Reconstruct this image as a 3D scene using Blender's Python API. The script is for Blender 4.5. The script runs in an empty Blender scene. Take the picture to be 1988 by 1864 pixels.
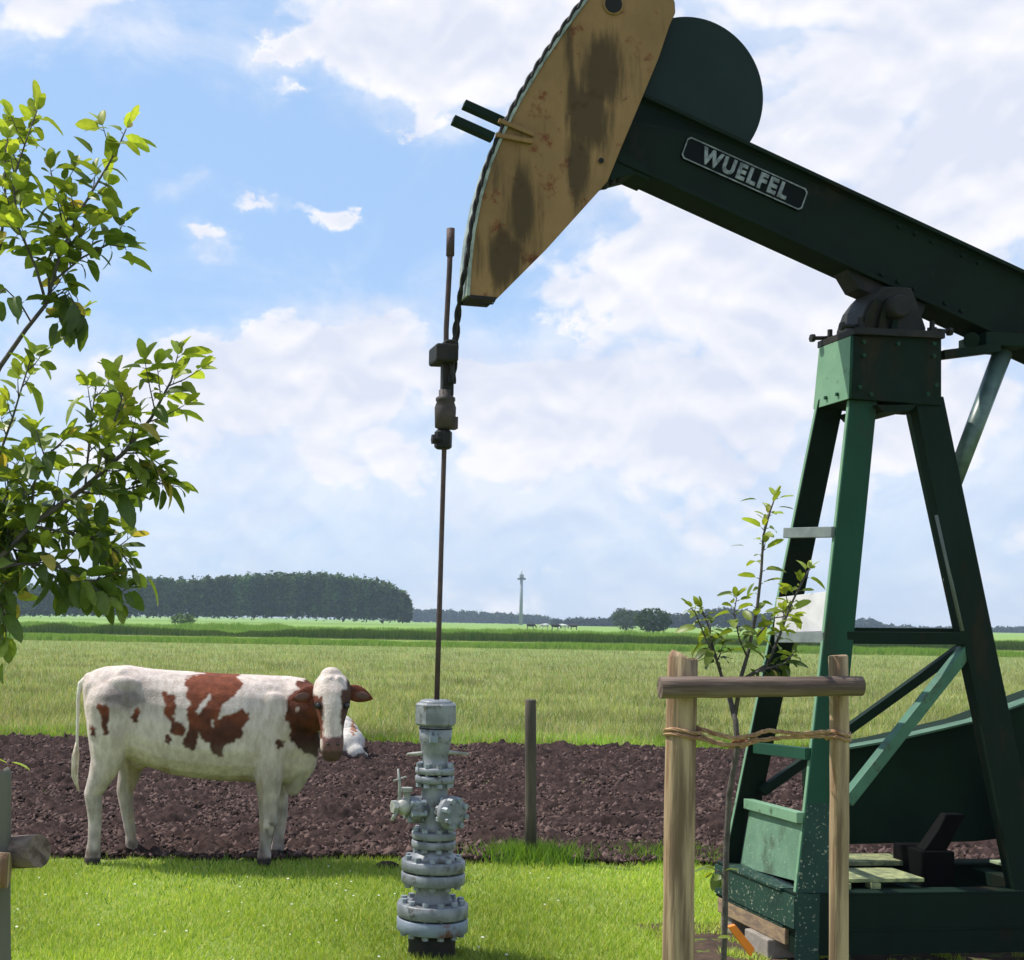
import bpy, bmesh, math, random
import numpy as np
from mathutils import Vector, Matrix, noise
random.seed(7); RNG = np.random.default_rng(7)
R = math.radians
S = bpy.context.scene
C = S.collection

# ---------------------------------------------------------------- camera
CAM_H, F, PX, PY, ROLL = 1.7, 2600.0, 600.0, 1200.0, R(1.0)
cam_d = bpy.data.cameras.new('camera'); cam = bpy.data.objects.new('camera', cam_d); C.objects.link(cam)
cam_d.sensor_fit = 'HORIZONTAL'; cam_d.sensor_width = 36; cam_d.lens = F/1988*36
cam_d.shift_x = (994-PX)/1988; cam_d.shift_y = (PY-932)/1988
cam_d.clip_start = 0.1; cam_d.clip_end = 12000
cam.matrix_world = Matrix.Translation((0, 0, CAM_H)) @ Matrix.Rotation(R(90), 4, 'X') @ Matrix.Rotation(ROLL, 4, 'Z')
S.camera = cam
S.render.resolution_x, S.render.resolution_y = 1024, 960

def ray(px, py):
    dx, dy = px-PX, PY-py
    return Vector(((dx*math.cos(ROLL)-dy*math.sin(ROLL))/F, 1.0, (dx*math.sin(ROLL)+dy*math.cos(ROLL))/F))
def at(px, py, Y):
    r = ray(px, py); return Vector((r.x*Y, Y, CAM_H+r.z*Y))
def ground_at(px, py, z=0.0):
    r = ray(px, py); Y = (z-CAM_H)/r.z; return Vector((r.x*Y, Y, z))

# ---------------------------------------------------------------- light
SUN_AZ = math.atan2(-0.90, 0.38)          # direction to the sun, from +Y towards +X
SUN_EL = R(56)
sd = bpy.data.lights.new('sun', 'SUN'); sd.energy = 5.0; sd.angle = R(0.53); sd.color = (1.0, 0.955, 0.88)
sun = bpy.data.objects.new('sun', sd); C.objects.link(sun)
sv = Vector((math.sin(SUN_AZ)*math.cos(SUN_EL), math.cos(SUN_AZ)*math.cos(SUN_EL), math.sin(SUN_EL)))
sun.rotation_euler = sv.to_track_quat('Z', 'Y').to_euler()

W = bpy.data.worlds.new('World'); S.world = W; W.use_nodes = True
def build_world():
    nt = W.node_tree; nt.nodes.clear(); N, L = nt.nodes, nt.links
    def m(op, a, b=None, c=None, clamp=False):
        n = N.new('ShaderNodeMath'); n.operation = op; n.use_clamp = clamp
        for i, v in enumerate((a, b, c)):
            if v is None: continue
            if isinstance(v, (int, float)): n.inputs[i].default_value = v
            else: L.new(v, n.inputs[i])
        return n.outputs[0]
    def sstep(v, lo, hi):
        n = N.new('ShaderNodeMapRange'); n.interpolation_type = 'SMOOTHSTEP'; L.new(v, n.inputs[0])
        n.inputs[1].default_value = lo; n.inputs[2].default_value = hi; return n.outputs[0]
    tc = N.new('ShaderNodeTexCoord'); sep = N.new('ShaderNodeSeparateXYZ'); L.new(tc.outputs['Generated'], sep.inputs[0])
    az = m('ARCTAN2', sep.outputs[0], sep.outputs[1]); el = m('ARCSINE', sep.outputs[2])
    comb = N.new('ShaderNodeCombineXYZ'); L.new(az, comb.inputs[0]); L.new(m('MULTIPLY', el, 1.3), comb.inputs[1])
    def noi(scale, detail, rough, off=(0, 0, 0), dist=0.0):
        mp = N.new('ShaderNodeMapping'); mp.inputs['Location'].default_value = off; L.new(comb.outputs[0], mp.inputs[0])
        n = N.new('ShaderNodeTexNoise'); n.inputs['Scale'].default_value = scale; n.inputs['Detail'].default_value = detail
        n.inputs['Roughness'].default_value = rough; n.inputs['Distortion'].default_value = dist
        L.new(mp.outputs[0], n.inputs['Vector']); return n.outputs['Fac']
    big = noi(5.0, 7, .6, (3.1, 1.7, 0), .3); fine = noi(22, 7, .62, (7, 2, 0), .2); wisp = noi(9, 6, .65, (1, 9, 0), .6); puff = noi(11, 5, .55, (4, 4, 2), .4)
    # cloud banks, placed by direction: (x, y, rx, ry, weight) in the photograph's units
    B = [(150, 10, 200, 105, .6), (880, 120, 210, 120, .6), (1080, 10, 330, 170, .7), (820, 245, 50, 26, .55), (540, 95, 40, 20, .75), (545, 175, 26, 13, .7), (300, 210, 330, 120, -.35), (640, 340, 220, 110, -.38), (350, 590, 300, 45, -.35), (1060, 600, 190, 45, -.35), (980, 330, 90, 100, -.3), (1180, 390, 110, 40, -.2),
         (640, 80, 80, 25, .45), (345, 365, 62, 32, .65), (490, 388, 52, 20, .85), (412, 458, 52, 30, 1.05), (665, 432, 42, 18, .85), (590, 410, 60, 18, .5),
         (540, 700, 180, 105, .85), (760, 700, 150, 90, .8), (400, 750, 170, 75, .7), (120, 720, 220, 45, .45), (1080, 740, 160, 100, .75), (1400, 560, 185, 160, .95),
         (1290, 720, 150, 110, .6), (1560, 500, 220, 170, .8), (1700, 60, 330, 170, .5), (1850, 330, 330, 180, .6), (1990, 60, 200, 120, .5),
         (1480, 800, 240, 130, .5), (560, 900, 300, 70, .4), (960, 930, 300, 80, .4), (1900, 820, 220, 110, .45), (30, 560, 170, 90, .4), (1130, 560, 150, 28, .35), (1150, 380, 120, 30, .3)]
    wa, wb = noi(26, 4, .62, (3, 3, 8)), noi(26, 4, .62, (8, 1, 4))
    azw = m('ADD', az, m('MULTIPLY', m('SUBTRACT', wa, .5), .085)); elw = m('ADD', el, m('MULTIPLY', m('SUBTRACT', wb, .5), .05))
    tot = None
    for (x, y, rx, ry, w) in B:
        r = ray(x, y); a0 = math.atan2(r.x, 1); e0 = math.asin(r.normalized().z)
        ra, re = rx/F, ry/F
        d = m('ADD', m('POWER', m('ABSOLUTE', m('DIVIDE', m('SUBTRACT', azw, a0), ra)), 2.0), m('POWER', m('ABSOLUTE', m('DIVIDE', m('SUBTRACT', elw, e0), re)), 2.0))
        g = m('MULTIPLY', m('EXPONENT', m('MULTIPLY', d, -0.75)), w)
        tot = g if tot is None else m('ADD', tot, g)
    tot = m('MAXIMUM', m('MINIMUM', tot, 0.95), -.45)
    low = sstep(el, 0.24, 0.03)                                   # thicker broken cloud low down
    # directions well away from this window get an ordinary broken cloud cover
    away = sstep(m('ABSOLUTE', m('SUBTRACT', az, .15)), .5, .9)
    tot = m('ADD', tot, m('MULTIPLY', away, .30))
    def billow(dy):
        acc = None
        for sc_, w_ in ((6.5, .58), (14, .32), (31, .13), (70, .05)):
            n_ = noi(sc_, 0, .5, (2.3, 5.1+dy, sc_), .15); b_ = m('MULTIPLY', m('ABSOLUTE', m('SUBTRACT', n_, .5)), 4*w_); acc = b_ if acc is None else m('ADD', acc, b_)
        return acc
    bil = billow(0.); bil2 = billow(-.012)
    nz = m('ADD', m('MULTIPLY', m('SUBTRACT', big, .5), 1.35), m('ADD', m('MULTIPLY', m('SUBTRACT', bil, .42), .85), m('MULTIPLY', m('SUBTRACT', fine, .5), .40)))
    d1 = m('ADD', m('ADD', tot, m('MULTIPLY', low, .16)), nz)
    cloud = sstep(d1, .33, .74)
    veil = m('MULTIPLY', sstep(m('ADD', m('ADD', wisp, m('MULTIPLY', tot, .45)), m('MULTIPLY', low, .25)), .40, 1.0), .70)
    cover = m('MAXIMUM', cloud, veil, clamp=True)
    sky = N.new('ShaderNodeTexSky'); sky.sky_type = 'NISHITA'; sky.sun_disc = False
    sky.sun_elevation = SUN_EL; sky.sun_rotation = SUN_AZ; sky.air_density = 1.0; sky.dust_density = .6; sky.ozone_density = 1.6
    base = N.new('ShaderNodeMix'); base.data_type = 'RGBA'; base.inputs['Factor'].default_value = .62
    L.new(sky.outputs[0], base.inputs['A']); base.inputs['B'].default_value = (4.3, 6.6, 10.2, 1)
    cr = N.new('ShaderNodeMix'); cr.data_type = 'RGBA'
    rim_ = m('MULTIPLY', sstep(d1, 1.15, .45), .45)
    lit_ = m('MULTIPLY', m('SUBTRACT', bil, bil2), 2.0)
    L.new(m('ADD', m('ADD', rim_, lit_), m('MULTIPLY', sstep(puff, .35, .65), .5), clamp=True), cr.inputs['Factor'])
    cr.inputs['A'].default_value = (6.55, 6.95, 8.1, 1); cr.inputs['B'].default_value = (8.7, 8.65, 9.0, 1)
    mx = N.new('ShaderNodeMix'); mx.data_type = 'RGBA'; L.new(cover, mx.inputs['Factor'])
    L.new(base.outputs['Result'], mx.inputs['A']); L.new(cr.outputs['Result'], mx.inputs['B'])
    bg = N.new('ShaderNodeBackground'); bg.inputs['Strength'].default_value = 0.1; L.new(mx.outputs['Result'], bg.inputs[0])
    out = N.new('ShaderNodeOutputWorld'); L.new(bg.outputs[0], out.inputs[0])
build_world()
S.view_settings.view_transform = 'Standard'; S.view_settings.look = 'None'
S.view_settings.exposure = 0.22; S.view_settings.gamma = 1.0; S.view_settings.use_curve_mapping = False
S.render.engine = 'CYCLES'
S.cycles.max_bounces = 8; S.cycles.transparent_max_bounces = 8; S.cycles.volume_bounces = 0

# ---------------------------------------------------------------- materials
def mat(name, col, rough=.7, col2=None, nscale=4., var=1., bump=0., bscale=40., metal=0., spec=.5, rust=None, rust_amt=.5, speck=None, attr=None, trans=0., detail=5, stretch=None, coat=0., speck_scale=60, speck_thr=.66, rscale=3.0):
    M = bpy.data.materials.new(name); M.use_nodes = True; nt = M.node_tree; N, L = nt.nodes, nt.links
    P = N['Principled BSDF']; P.inputs['Roughness'].default_value = rough; P.inputs['Metallic'].default_value = metal
    P.inputs['Specular IOR Level'].default_value = spec; P.inputs['Coat Weight'].default_value = coat
    tc = N.new('ShaderNodeTexCoord'); mp = N.new('ShaderNodeMapping'); L.new(tc.outputs['Object'], mp.inputs[0])
    if stretch: mp.inputs['Scale'].default_value = stretch
    def noi(s, d=5, r=.6):
        n = N.new('ShaderNodeTexNoise'); n.inputs['Scale'].default_value = s; n.inputs['Detail'].default_value = d; n.inputs['Roughness'].default_value = r
        L.new(mp.outputs[0], n.inputs['Vector']); return n.outputs['Fac']
    def ramp(v, lo, hi):
        n = N.new('ShaderNodeMapRange'); n.interpolation_type = 'SMOOTHSTEP'; L.new(v, n.inputs[0]); n.inputs[1].default_value = lo; n.inputs[2].default_value = hi; return n.outputs[0]
    def mix(f, a, b):
        n = N.new('ShaderNodeMix'); n.data_type = 'RGBA'
        for k, v in (('Factor', f), ('A', a), ('B', b)):
            if isinstance(v, tuple): n.inputs[k].default_value = (*v, 1)
            elif isinstance(v, (int, float)): n.inputs[k].default_value = v
            else: L.new(v, n.inputs[k])
        return n.outputs['Result']
    c = None
    if attr:
        a = N.new('ShaderNodeAttribute'); a.attribute_name = attr; c = a.outputs['Color']
        if col2:
            h = N.new('ShaderNodeMix'); h.data_type = 'RGBA'; h.blend_type = 'MULTIPLY'; h.inputs['Factor'].default_value = 1
            L.new(c, h.inputs['A']); L.new(mix(ramp(noi(nscale, detail), .3, .7), (1, 1, 1), col2), h.inputs['B']); c = h.outputs['Result']
    else:
        c2 = col2 or tuple(v*.7 for v in col)
        c = mix(ramp(noi(nscale, detail), .5-.22/var, .5+.22/var), col, c2)
    if rust: c = mix(ramp(noi(rscale, 8, .68), .62-rust_amt*.25, .74-rust_amt*.25), c, rust)
    if speck: c = mix(ramp(noi(speck_scale, 3, .5), speck_thr, speck_thr+.05), c, speck)
    L.new(c, P.inputs['Base Color'])
    if bump:
        b = N.new('ShaderNodeBump'); b.inputs['Strength'].default_value = bump; b.inputs['Distance'].default_value = .01
        L.new(noi(bscale, 4), b.inputs['Height']); L.new(b.outputs[0], P.inputs['Normal'])
    if trans:
        T = N.new('ShaderNodeBsdfTranslucent'); ms = N.new('ShaderNodeMixShader'); ms.inputs[0].default_value = trans
        h = N.new('ShaderNodeMix'); h.data_type = 'RGBA'; h.blend_type = 'MULTIPLY'; h.inputs['Factor'].default_value = 1
        L.new(c, h.inputs['A']); h.inputs['B'].default_value = (1.5, 1.45, .55, 1); L.new(h.outputs['Result'], T.inputs[0])
        L.new(P.outputs[0], ms.inputs[1]); L.new(T.outputs[0], ms.inputs[2]); L.new(ms.outputs[0], N['Material Output'].inputs[0])
    return M

# ---------------------------------------------------------------- mesh helpers
class MB:
    def __init__(s): s.v = []; s.f = []; s.smooth = []
    def add(s, vs, fs, smooth=False):
        o = len(s.v); s.v += [tuple(v) for v in vs]; s.f += [[o+i for i in f] for f in fs]; s.smooth += [smooth]*len(fs); return s
    def hexa(s, c):   # 8 corners: 0-3 one face loop, 4-7 the opposite
        return s.add(c, [(0, 3, 2, 1), (4, 5, 6, 7), (0, 1, 5, 4), (1, 2, 6, 5), (2, 3, 7, 6), (3, 0, 4, 7)])
    def box(s, c, a, b, d):  # centre, three half axes
        c, a, b, d = map(Vector, (c, a, b, d))
        return s.hexa([c-a-b-d, c+a-b-d, c+a+b-d, c-a+b-d, c-a-b+d, c+a-b+d, c+a+b+d, c-a+b+d])
    def bar(s, p, q, side, w, d, w2=None):   # bar from p to q, width w along side, depth d across
        p, q, side = Vector(p), Vector(q), Vector(side); t = (q-p).normalized(); side = (side-t*side.dot(t)).normalized(); n = t.cross(side).normalized(); w2 = w2 or w
        return s.hexa([p-side*w/2-n*d/2, p+side*w/2-n*d/2, p+side*w/2+n*d/2, p-side*w/2+n*d/2, q-side*w2/2-n*d/2, q+side*w2/2-n*d/2, q+side*w2/2+n*d/2, q-side*w2/2+n*d/2])
    def prism(s, pts, off):   # polygon of 3D points, thickness vector off
        n = len(pts); off = Vector(off); vs = [Vector(p) for p in pts]+[Vector(p)+off for p in pts]
        return s.add(vs, [list(range(n))[::-1], list(range(n, 2*n))]+[(i, (i+1) % n, n+(i+1) % n, n+i) for i in range(n)])
    def tube(s, pts, rad, seg=10, smooth=True, jit=0.):
        pts = [Vector(p) for p in pts]; n = len(pts)
        if not hasattr(rad, '__len__'): rad = [rad]*n
        vs = []; ref = None
        for i, p in enumerate(pts):
            t = (pts[min(i+1, n-1)]-pts[max(i-1, 0)]).normalized()
            if ref is None: ref = Vector((0, 0, 1)) if abs(t.z) < .9 else Vector((1, 0, 0))
            ref = (ref-t*ref.dot(t)).normalized(); b = t.cross(ref)
            for k in range(seg):
                a = 2*math.pi*k/seg; r = rad[i]*(1+(random.random()-.5)*jit); vs.append(p+(ref*math.cos(a)+b*math.sin(a))*r)
        fs = [(i*seg+k, i*seg+(k+1) % seg, (i+1)*seg+(k+1) % seg, (i+1)*seg+k) for i in range(n-1) for k in range(seg)]
        s.add(vs, fs, smooth); o = len(s.v)-len(vs)
        s.f += [[o+k for k in range(seg)][::-1], [o+(n-1)*seg+k for k in range(seg)]]; s.smooth += [False, False]
        return s
    def lathe(s, c, prof, seg=32, smooth=True, axis=None, ph=0.):   # profile of (r, h)
        c = Vector(c); ax = Vector(axis or (0, 0, 1)).normalized(); ref = Vector((1, 0, 0)) if abs(ax.x) < .9 else Vector((0, 1, 0)); ref = (ref-ax*ref.dot(ax)).normalized(); b = ax.cross(ref)
        vs = [c+ax*h+(ref*math.cos(2*math.pi*k/seg+ph)+b*math.sin(2*math.pi*k/seg+ph))*r for r, h in prof for k in range(seg)]; n = len(prof)
        fs = [(i*seg+k, i*seg+(k+1) % seg, (i+1)*seg+(k+1) % seg, (i+1)*seg+k) for i in range(n-1) for k in range(seg)]
        o = len(s.v); s.add(vs, fs, smooth); s.f += [[o+k for k in range(seg)][::-1], [o+(n-1)*seg+k for k in range(seg)]]; s.smooth += [False, False]; return s
    def ball(s, c, r, seg=12, rings=8, sc=(1, 1, 1)):
        c = Vector(c); vs = []; 
        for i in range(1, rings):
            th = math.pi*i/rings
            for k in range(seg):
                a = 2*math.pi*k/seg; vs.append(c+Vector((math.sin(th)*math.cos(a)*r*sc[0], math.sin(th)*math.sin(a)*r*sc[1], math.cos(th)*r*sc[2])))
        fs = [(i*seg+k, i*seg+(k+1) % seg, (i+1)*seg+(k+1) % seg, (i+1)*seg+k) for i in range(rings-2) for k in range(seg)]
        t, b = len(vs), len(vs)+1; vs += [c+Vector((0, 0, r*sc[2])), c-Vector((0, 0, r*sc[2]))]
        fs += [(t, (k+1) % seg, k) for k in range(seg)]+[(b, (rings-2)*seg+k, (rings-2)*seg+(k+1) % seg) for k in range(seg)]
        return s.add(vs, fs, True)
    def build(s, name, m, parent=None, bevel=0., origin=None):
        me = bpy.data.meshes.new(name); me.from_pydata(s.v, [], s.f); me.polygons.foreach_set('use_smooth', s.smooth)
        bm = bmesh.new(); bm.from_mesh(me); bmesh.ops.recalc_face_normals(bm, faces=bm.faces); bm.to_mesh(me); bm.free()
        return link(name, me, m, parent, bevel, origin)
def link(name, me, m, parent=None, bevel=0., origin=None):
    o = bpy.data.objects.new(name, me); C.objects.link(o)
    if m: me.materials.append(m)
    org = Vector(parent.location) if parent is not None and parent.get('is_root') else (Vector(origin) if origin is not None else None)
    if parent is not None and org is None: org = Vector(parent['org']) if 'org' in parent else Vector((0, 0, 0))
    if org is not None:
        me.transform(Matrix.Translation(-org))
        if parent is None: o.location = org
    if parent is not None:
        o.parent = parent; ORG[o.name] = org
    else: ORG[o.name] = org or Vector((0, 0, 0))
    if bevel:
        b = o.modifiers.new('bevel', 'BEVEL'); b.width = bevel; b.segments = 2; b.limit_method = 'ANGLE'; b.angle_limit = R(35)
    return o
ORG = {}
def link(name, me, m, parent=None, bevel=0., origin=None):
    o = bpy.data.objects.new(name, me); C.objects.link(o)
    if m: me.materials.append(m)
    org = ORG[parent.name] if parent is not None else Vector(origin or (0, 0, 0))
    me.transform(Matrix.Translation(-org)); ORG[o.name] = org
    if parent is not None: o.parent = parent
    else: o.location = org
    if bevel:
        b = o.modifiers.new('bevel', 'BEVEL'); b.width = bevel; b.segments = 2; b.limit_method = 'ANGLE'; b.angle_limit = R(35)
    return o
def tag(o, label=None, cat=None, group=None, kind=None):
    if label: o['label'] = label
    if cat: o['category'] = cat
    if group: o['group'] = group
    if kind: o['kind'] = kind
    return o
def thing(name, loc, label, cat, group=None):
    o = bpy.data.objects.new(name, None); C.objects.link(o); o.location = loc; o.empty_display_size = .2; ORG[o.name] = Vector(loc); return tag(o, label, cat, group)
def np_mesh(name, V, Fc, m, nper, attr=None, smooth=False):
    me = bpy.data.meshes.new(name); nv, nf = len(V), len(Fc)
    me.vertices.add(nv); me.vertices.foreach_set('co', np.ascontiguousarray(V, dtype=np.float32).ravel())
    me.loops.add(nf*nper); me.loops.foreach_set('vertex_index', np.ascontiguousarray(Fc, dtype=np.int32).ravel())
    me.polygons.add(nf); me.polygons.foreach_set('loop_start', np.arange(0, nf*nper, nper, dtype=np.int32))
    me.polygons.foreach_set('use_smooth', np.full(nf, smooth))
    me.update(calc_edges=True)
    if attr is not None:
        a = me.color_attributes.new('col', 'FLOAT_COLOR', 'POINT'); a.data.foreach_set('color', np.concatenate([attr, np.ones((nv, 1))], 1).astype(np.float32).ravel())
    return me

# ================================================================= SETTING
M_lawn = mat('lawn_soil', (.20, .26, .045), .9, (.15, .21, .035), 9, bump=.6, bscale=60)
def sheet(name, x0, x1, ys, m, z):
    mb = MB(); n = len(ys)
    mb.add([(x, y, z) for y in ys for x in (x0, x1)], [(2*i, 2*i+1, 2*i+3, 2*i+2) for i in range(n-1)]); o = mb.build(name, m); return tag(o, kind='structure')
sheet('lawn', -60, 80, [-30, 0, 14], M_lawn, 0)
M_past = mat('pasture_ground', (.13, .19, .035), .9, (.20, .21, .065), .35, bump=.0, detail=8)
def pasture_mat():
    M = bpy.data.materials.new('pasture_ground'); M.use_nodes = True; nt = M.node_tree; N, L = nt.nodes, nt.links; P = N['Principled BSDF']; P.inputs['Roughness'].default_value = .95; P.inputs['Specular IOR Level'].default_value = .1
    tc = N.new('ShaderNodeTexCoord')
    def noi(sx, sy, s, d):
        mp = N.new('ShaderNodeMapping'); mp.inputs['Scale'].default_value = (sx, sy, 1); L.new(tc.outputs['Object'], mp.inputs[0])
        n = N.new('ShaderNodeTexNoise'); n.inputs['Scale'].default_value = s; n.inputs['Detail'].default_value = d; n.inputs['Roughness'].default_value = .65; L.new(mp.outputs[0], n.inputs[0]); return n.outputs['Fac']
    sep = N.new('ShaderNodeSeparateXYZ'); L.new(tc.outputs['Object'], sep.inputs[0])
    def mr(v, a, b):
        n = N.new('ShaderNodeMapRange'); n.interpolation_type = 'SMOOTHSTEP'; L.new(v, n.inputs[0]); n.inputs[1].default_value = a; n.inputs[2].default_value = b; return n.outputs[0]
    def mix(f, a, b):
        n = N.new('ShaderNodeMix'); n.data_type = 'RGBA'; L.new(f, n.inputs['Factor'])
        for k, v in (('A', a), ('B', b)):
            if isinstance(v, tuple): n.inputs[k].default_value = (*v, 1)
            else: L.new(v, n.inputs[k])
        return n.outputs['Result']
    near = mix(mr(noi(1, .6, .5, 9), .38, .62), (.17, .23, .07), (.24, .255, .11))
    near = mix(mr(noi(1, .5, 5, 6), .52, .7), near, (.11, .15, .04))
    far = mix(mr(noi(.35, 2.2, .12, 8), .40, .62), (.22, .34, .07), (.15, .25, .05))
    far = mix(mr(noi(.1, 1, .05, 6), .5, .7), far, (.22, .27, .09))
    L.new(mix(mr(sep.outputs[1], 45, 130), near, far), P.inputs['Base Color']); return M
sheet('pasture', -3000, 3500, [14, 60, 300, 1200, 6000], pasture_mat(), 0)

# blades of grass as real triangles
def blades(name, n, xr, yr, h, w, cols, label, z=0., mask=None, lean=.5, ydist=1.0, cat='grass', clump=None):
    # sample so that density falls off with distance
    u = RNG.random(n); y = yr[0]*(yr[1]/yr[0])**(u**ydist) if ydist > 0 else yr[0]+u*(yr[1]-yr[0])
    x0 = (0-PX)/F*y-.6; x1 = (1988-PX)/F*y+.6
    x = x0+RNG.random(n)*(x1-x0) if xr is None else xr[0]+RNG.random(n)*(xr[1]-xr[0])
    if clump:
        k = np.array([noise.noise(Vector((a*clump, b*clump, 5.))) for a, b in zip(x, y)]); keep = k+RNG.random(n)*.5 > .12
        x, y = x[keep], y[keep]
    if mask is not None:
        kp = mask(x, y); x, y = x[kp], y[kp]
    n = len(x); hh = h*(.5+RNG.random(n)*.9)*(1+.55*np.array([noise.noise(Vector((p*1.3, q*.9, 7.)))+.6*noise.noise(Vector((p*4, q*3, 7.))) for p, q in zip(x, y)])).clip(.35, 2); ww = w*(.7+.6*RNG.random(n))*(1 if not callable(ydist) else 1)
    a = RNG.random(n)*2*np.pi; dx, dy = np.cos(a), np.sin(a); la = RNG.random(n)*2*np.pi; ll = hh*lean*RNG.random(n)
    V = np.empty((n, 3, 3)); V[:, 0] = np.stack([x-dx*ww, y-dy*ww, np.full(n, z)], 1); V[:, 1] = np.stack([x+dx*ww, y+dy*ww, np.full(n, z)], 1)
    V[:, 2] = np.stack([x+np.cos(la)*ll, y+np.sin(la)*ll, z+hh], 1)
    cs = np.array(cols); ci = RNG.integers(0, len(cs), n); patch = np.array([noise.noise(Vector((p*.6, q*.6, 1.))) for p, q in zip(x, y)])
    col = cs[ci]*(0.85+.3*RNG.random((n, 1)))*(1+.6*patch[:, None])
    col = np.clip(np.repeat(col[:, None, :], 3, 1), 0, 1)
    me = np_mesh(name, V.reshape(-1, 3), np.arange(3*n), M_grass, 3, col.reshape(-1, 3)) if False else np_mesh(name, V.reshape(-1, 3), np.arange(3*n).reshape(-1, 3), M_grass, 3, col.reshape(-1, 3))
    o = link(name, me, M_grass); return tag(o, label, cat, kind='stuff')
M_grass = mat('grass_blade', (0, 0, 0), .6, None, attr='col', trans=.35, spec=.25)

def edge_near(x): return 9.30+.10*math.sin(x*1.1)+.12*noise.noise(Vector((x*1.3, 0, 0)))+.05*noise.noise(Vector((x*6, 0, 3)))
def edge_far(x): return 18.3+.35*noise.noise(Vector((x*.8, 4, 0)))+.15*noise.noise(Vector((x*4, 9, 0)))
def soil():
    nx, ny = 460, 250; xs = np.linspace(-6, 13.5, nx); ys = np.linspace(9.0, 18.9, ny); V = np.empty((ny, nx, 3))
    en = [edge_near(x) for x in xs]; ef = [edge_far(x) for x in xs]
    for j, y in enumerate(ys):
        for i, x in enumerate(xs):
            p = Vector((x, y, 0)); n1 = noise.noise(p*2.2); n2 = noise.noise(p*7); n3 = noise.noise(p*17)
            e = min((y-en[i])/.18, (ef[i]-y)/.3); e = max(-1., min(1., e))
            V[j, i] = (x, y, -.03+.055*e+(.06*n1+.07*n2+.06*n3+.025*noise.noise(p*38))*max(0, e+.2))
    idx = np.arange(nx*ny).reshape(ny, nx); Fc = np.stack([idx[:-1, :-1], idx[:-1, 1:], idx[1:, 1:], idx[1:, :-1]], -1).reshape(-1, 4)
    o = link('soil', np_mesh('soil', V.reshape(-1, 3), Fc, None, 4, smooth=True), M_soil); tag(o, kind='structure')
    # loose clods
    n = 100000; y = 9.3*(18.4/9.3)**RNG.random(n); x = -5.5+RNG.random(n)*18.5
    x = (0-PX)/F*y-.3+RNG.random(n)*(1988/F*y+.6)
    keep = np.array([edge_near(a)+.06 < b < edge_far(a)-.1 for a, b in zip(x, y)]); x, y = x[keep], y[keep]; n = len(x)
    s = .007+.016*RNG.random(n)**1.8+.022*RNG.random(n)**12
    base = np.array([(1, 0, 0), (-1, 0, 0), (0, 1, 0), (0, -1, 0), (0, 0, 1), (0, 0, -1)], float); tri = np.array([(0, 2, 4), (2, 1, 4), (1, 3, 4), (3, 0, 4), (2, 0, 5), (1, 2, 5), (3, 1, 5), (0, 3, 5)])
    a = RNG.random(n)*6.28; ca, sa = np.cos(a), np.sin(a); P = base[None]*(s[:, None, None]*np.array([1.3, 1, .9]))*(.6+.7*RNG.random((n, 6, 3)))
    P = P+RNG.normal(0, .34, (n, 6, 3))*s[:, None, None]
    X = P[..., 0]*ca[:, None]-P[..., 1]*sa[:, None]; Y = P[..., 0]*sa[:, None]+P[..., 1]*ca[:, None]
    V = np.stack([X+x[:, None], Y+y[:, None], P[..., 2]+.03+s[:, None]*.3], -1).reshape(-1, 3)
    Fc = (tri[None]+6*np.arange(n)[:, None, None]).reshape(-1, 3); k = .4+.95*RNG.random(n)**1.5; col = np.array([.112, .075, .066])[None]*k[:, None]
    o = link('soil_clods', np_mesh('soil_clods', V, Fc, None, 3, np.repeat(col, 6, 0), True), mat('clod', (0, 0, 0), .95, None, attr='col', bump=.5, bscale=120, spec=.03)); tag(o, 'loose purplish brown clods over the bare soil strip', 'soil', kind='stuff')
M_soil = mat('bare_soil', (.060, .039, .035), .95, (.022, .015, .014), 14, bump=1, bscale=50, spec=.03)
soil()
def under_jack(a, b): return a > 1.93+.10*noise.noise(Vector((a*3, b*3, 0))) and (a-2.0)*.14+5.7 < b < (a-2.0)*.14+7.3 and noise.noise(Vector((a*5, b*5, 2))) < .22
below = lambda x, y: np.array([b < edge_near(a)+.02+.14*random.random()**3 and not under_jack(a, b) for a, b in zip(x, y)])
blades('lawn_grass', 190000, None, (5.6, 9.6), .034, .0034, [(.29, .40, .055), (.35, .45, .075), (.22, .33, .04), (.46, .48, .15)], 'short bright green mown grass around the wellhead', mask=below, lean=1.0)
above = lambda x, y: np.array([b > edge_far(a)-.1 for a, b in zip(x, y)])
blades('meadow_grass', 230000, None, (18.2, 115), .15, .008, [(.25, .30, .10), (.28, .31, .13), (.36, .33, .19), (.19, .27, .07), (.13, .19, .045), (.34, .32, .17), (.38, .33, .2)], 'tall seeding yellow green grass behind the soil strip', mask=above, lean=.9)
blades('grass_verge', 22000, None, (18.2, 19.4), .10, .008, [(.27, .42, .07), (.22, .34, .05)], 'low green grass along the far edge of the soil', ydist=-1, mask=above)
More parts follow.
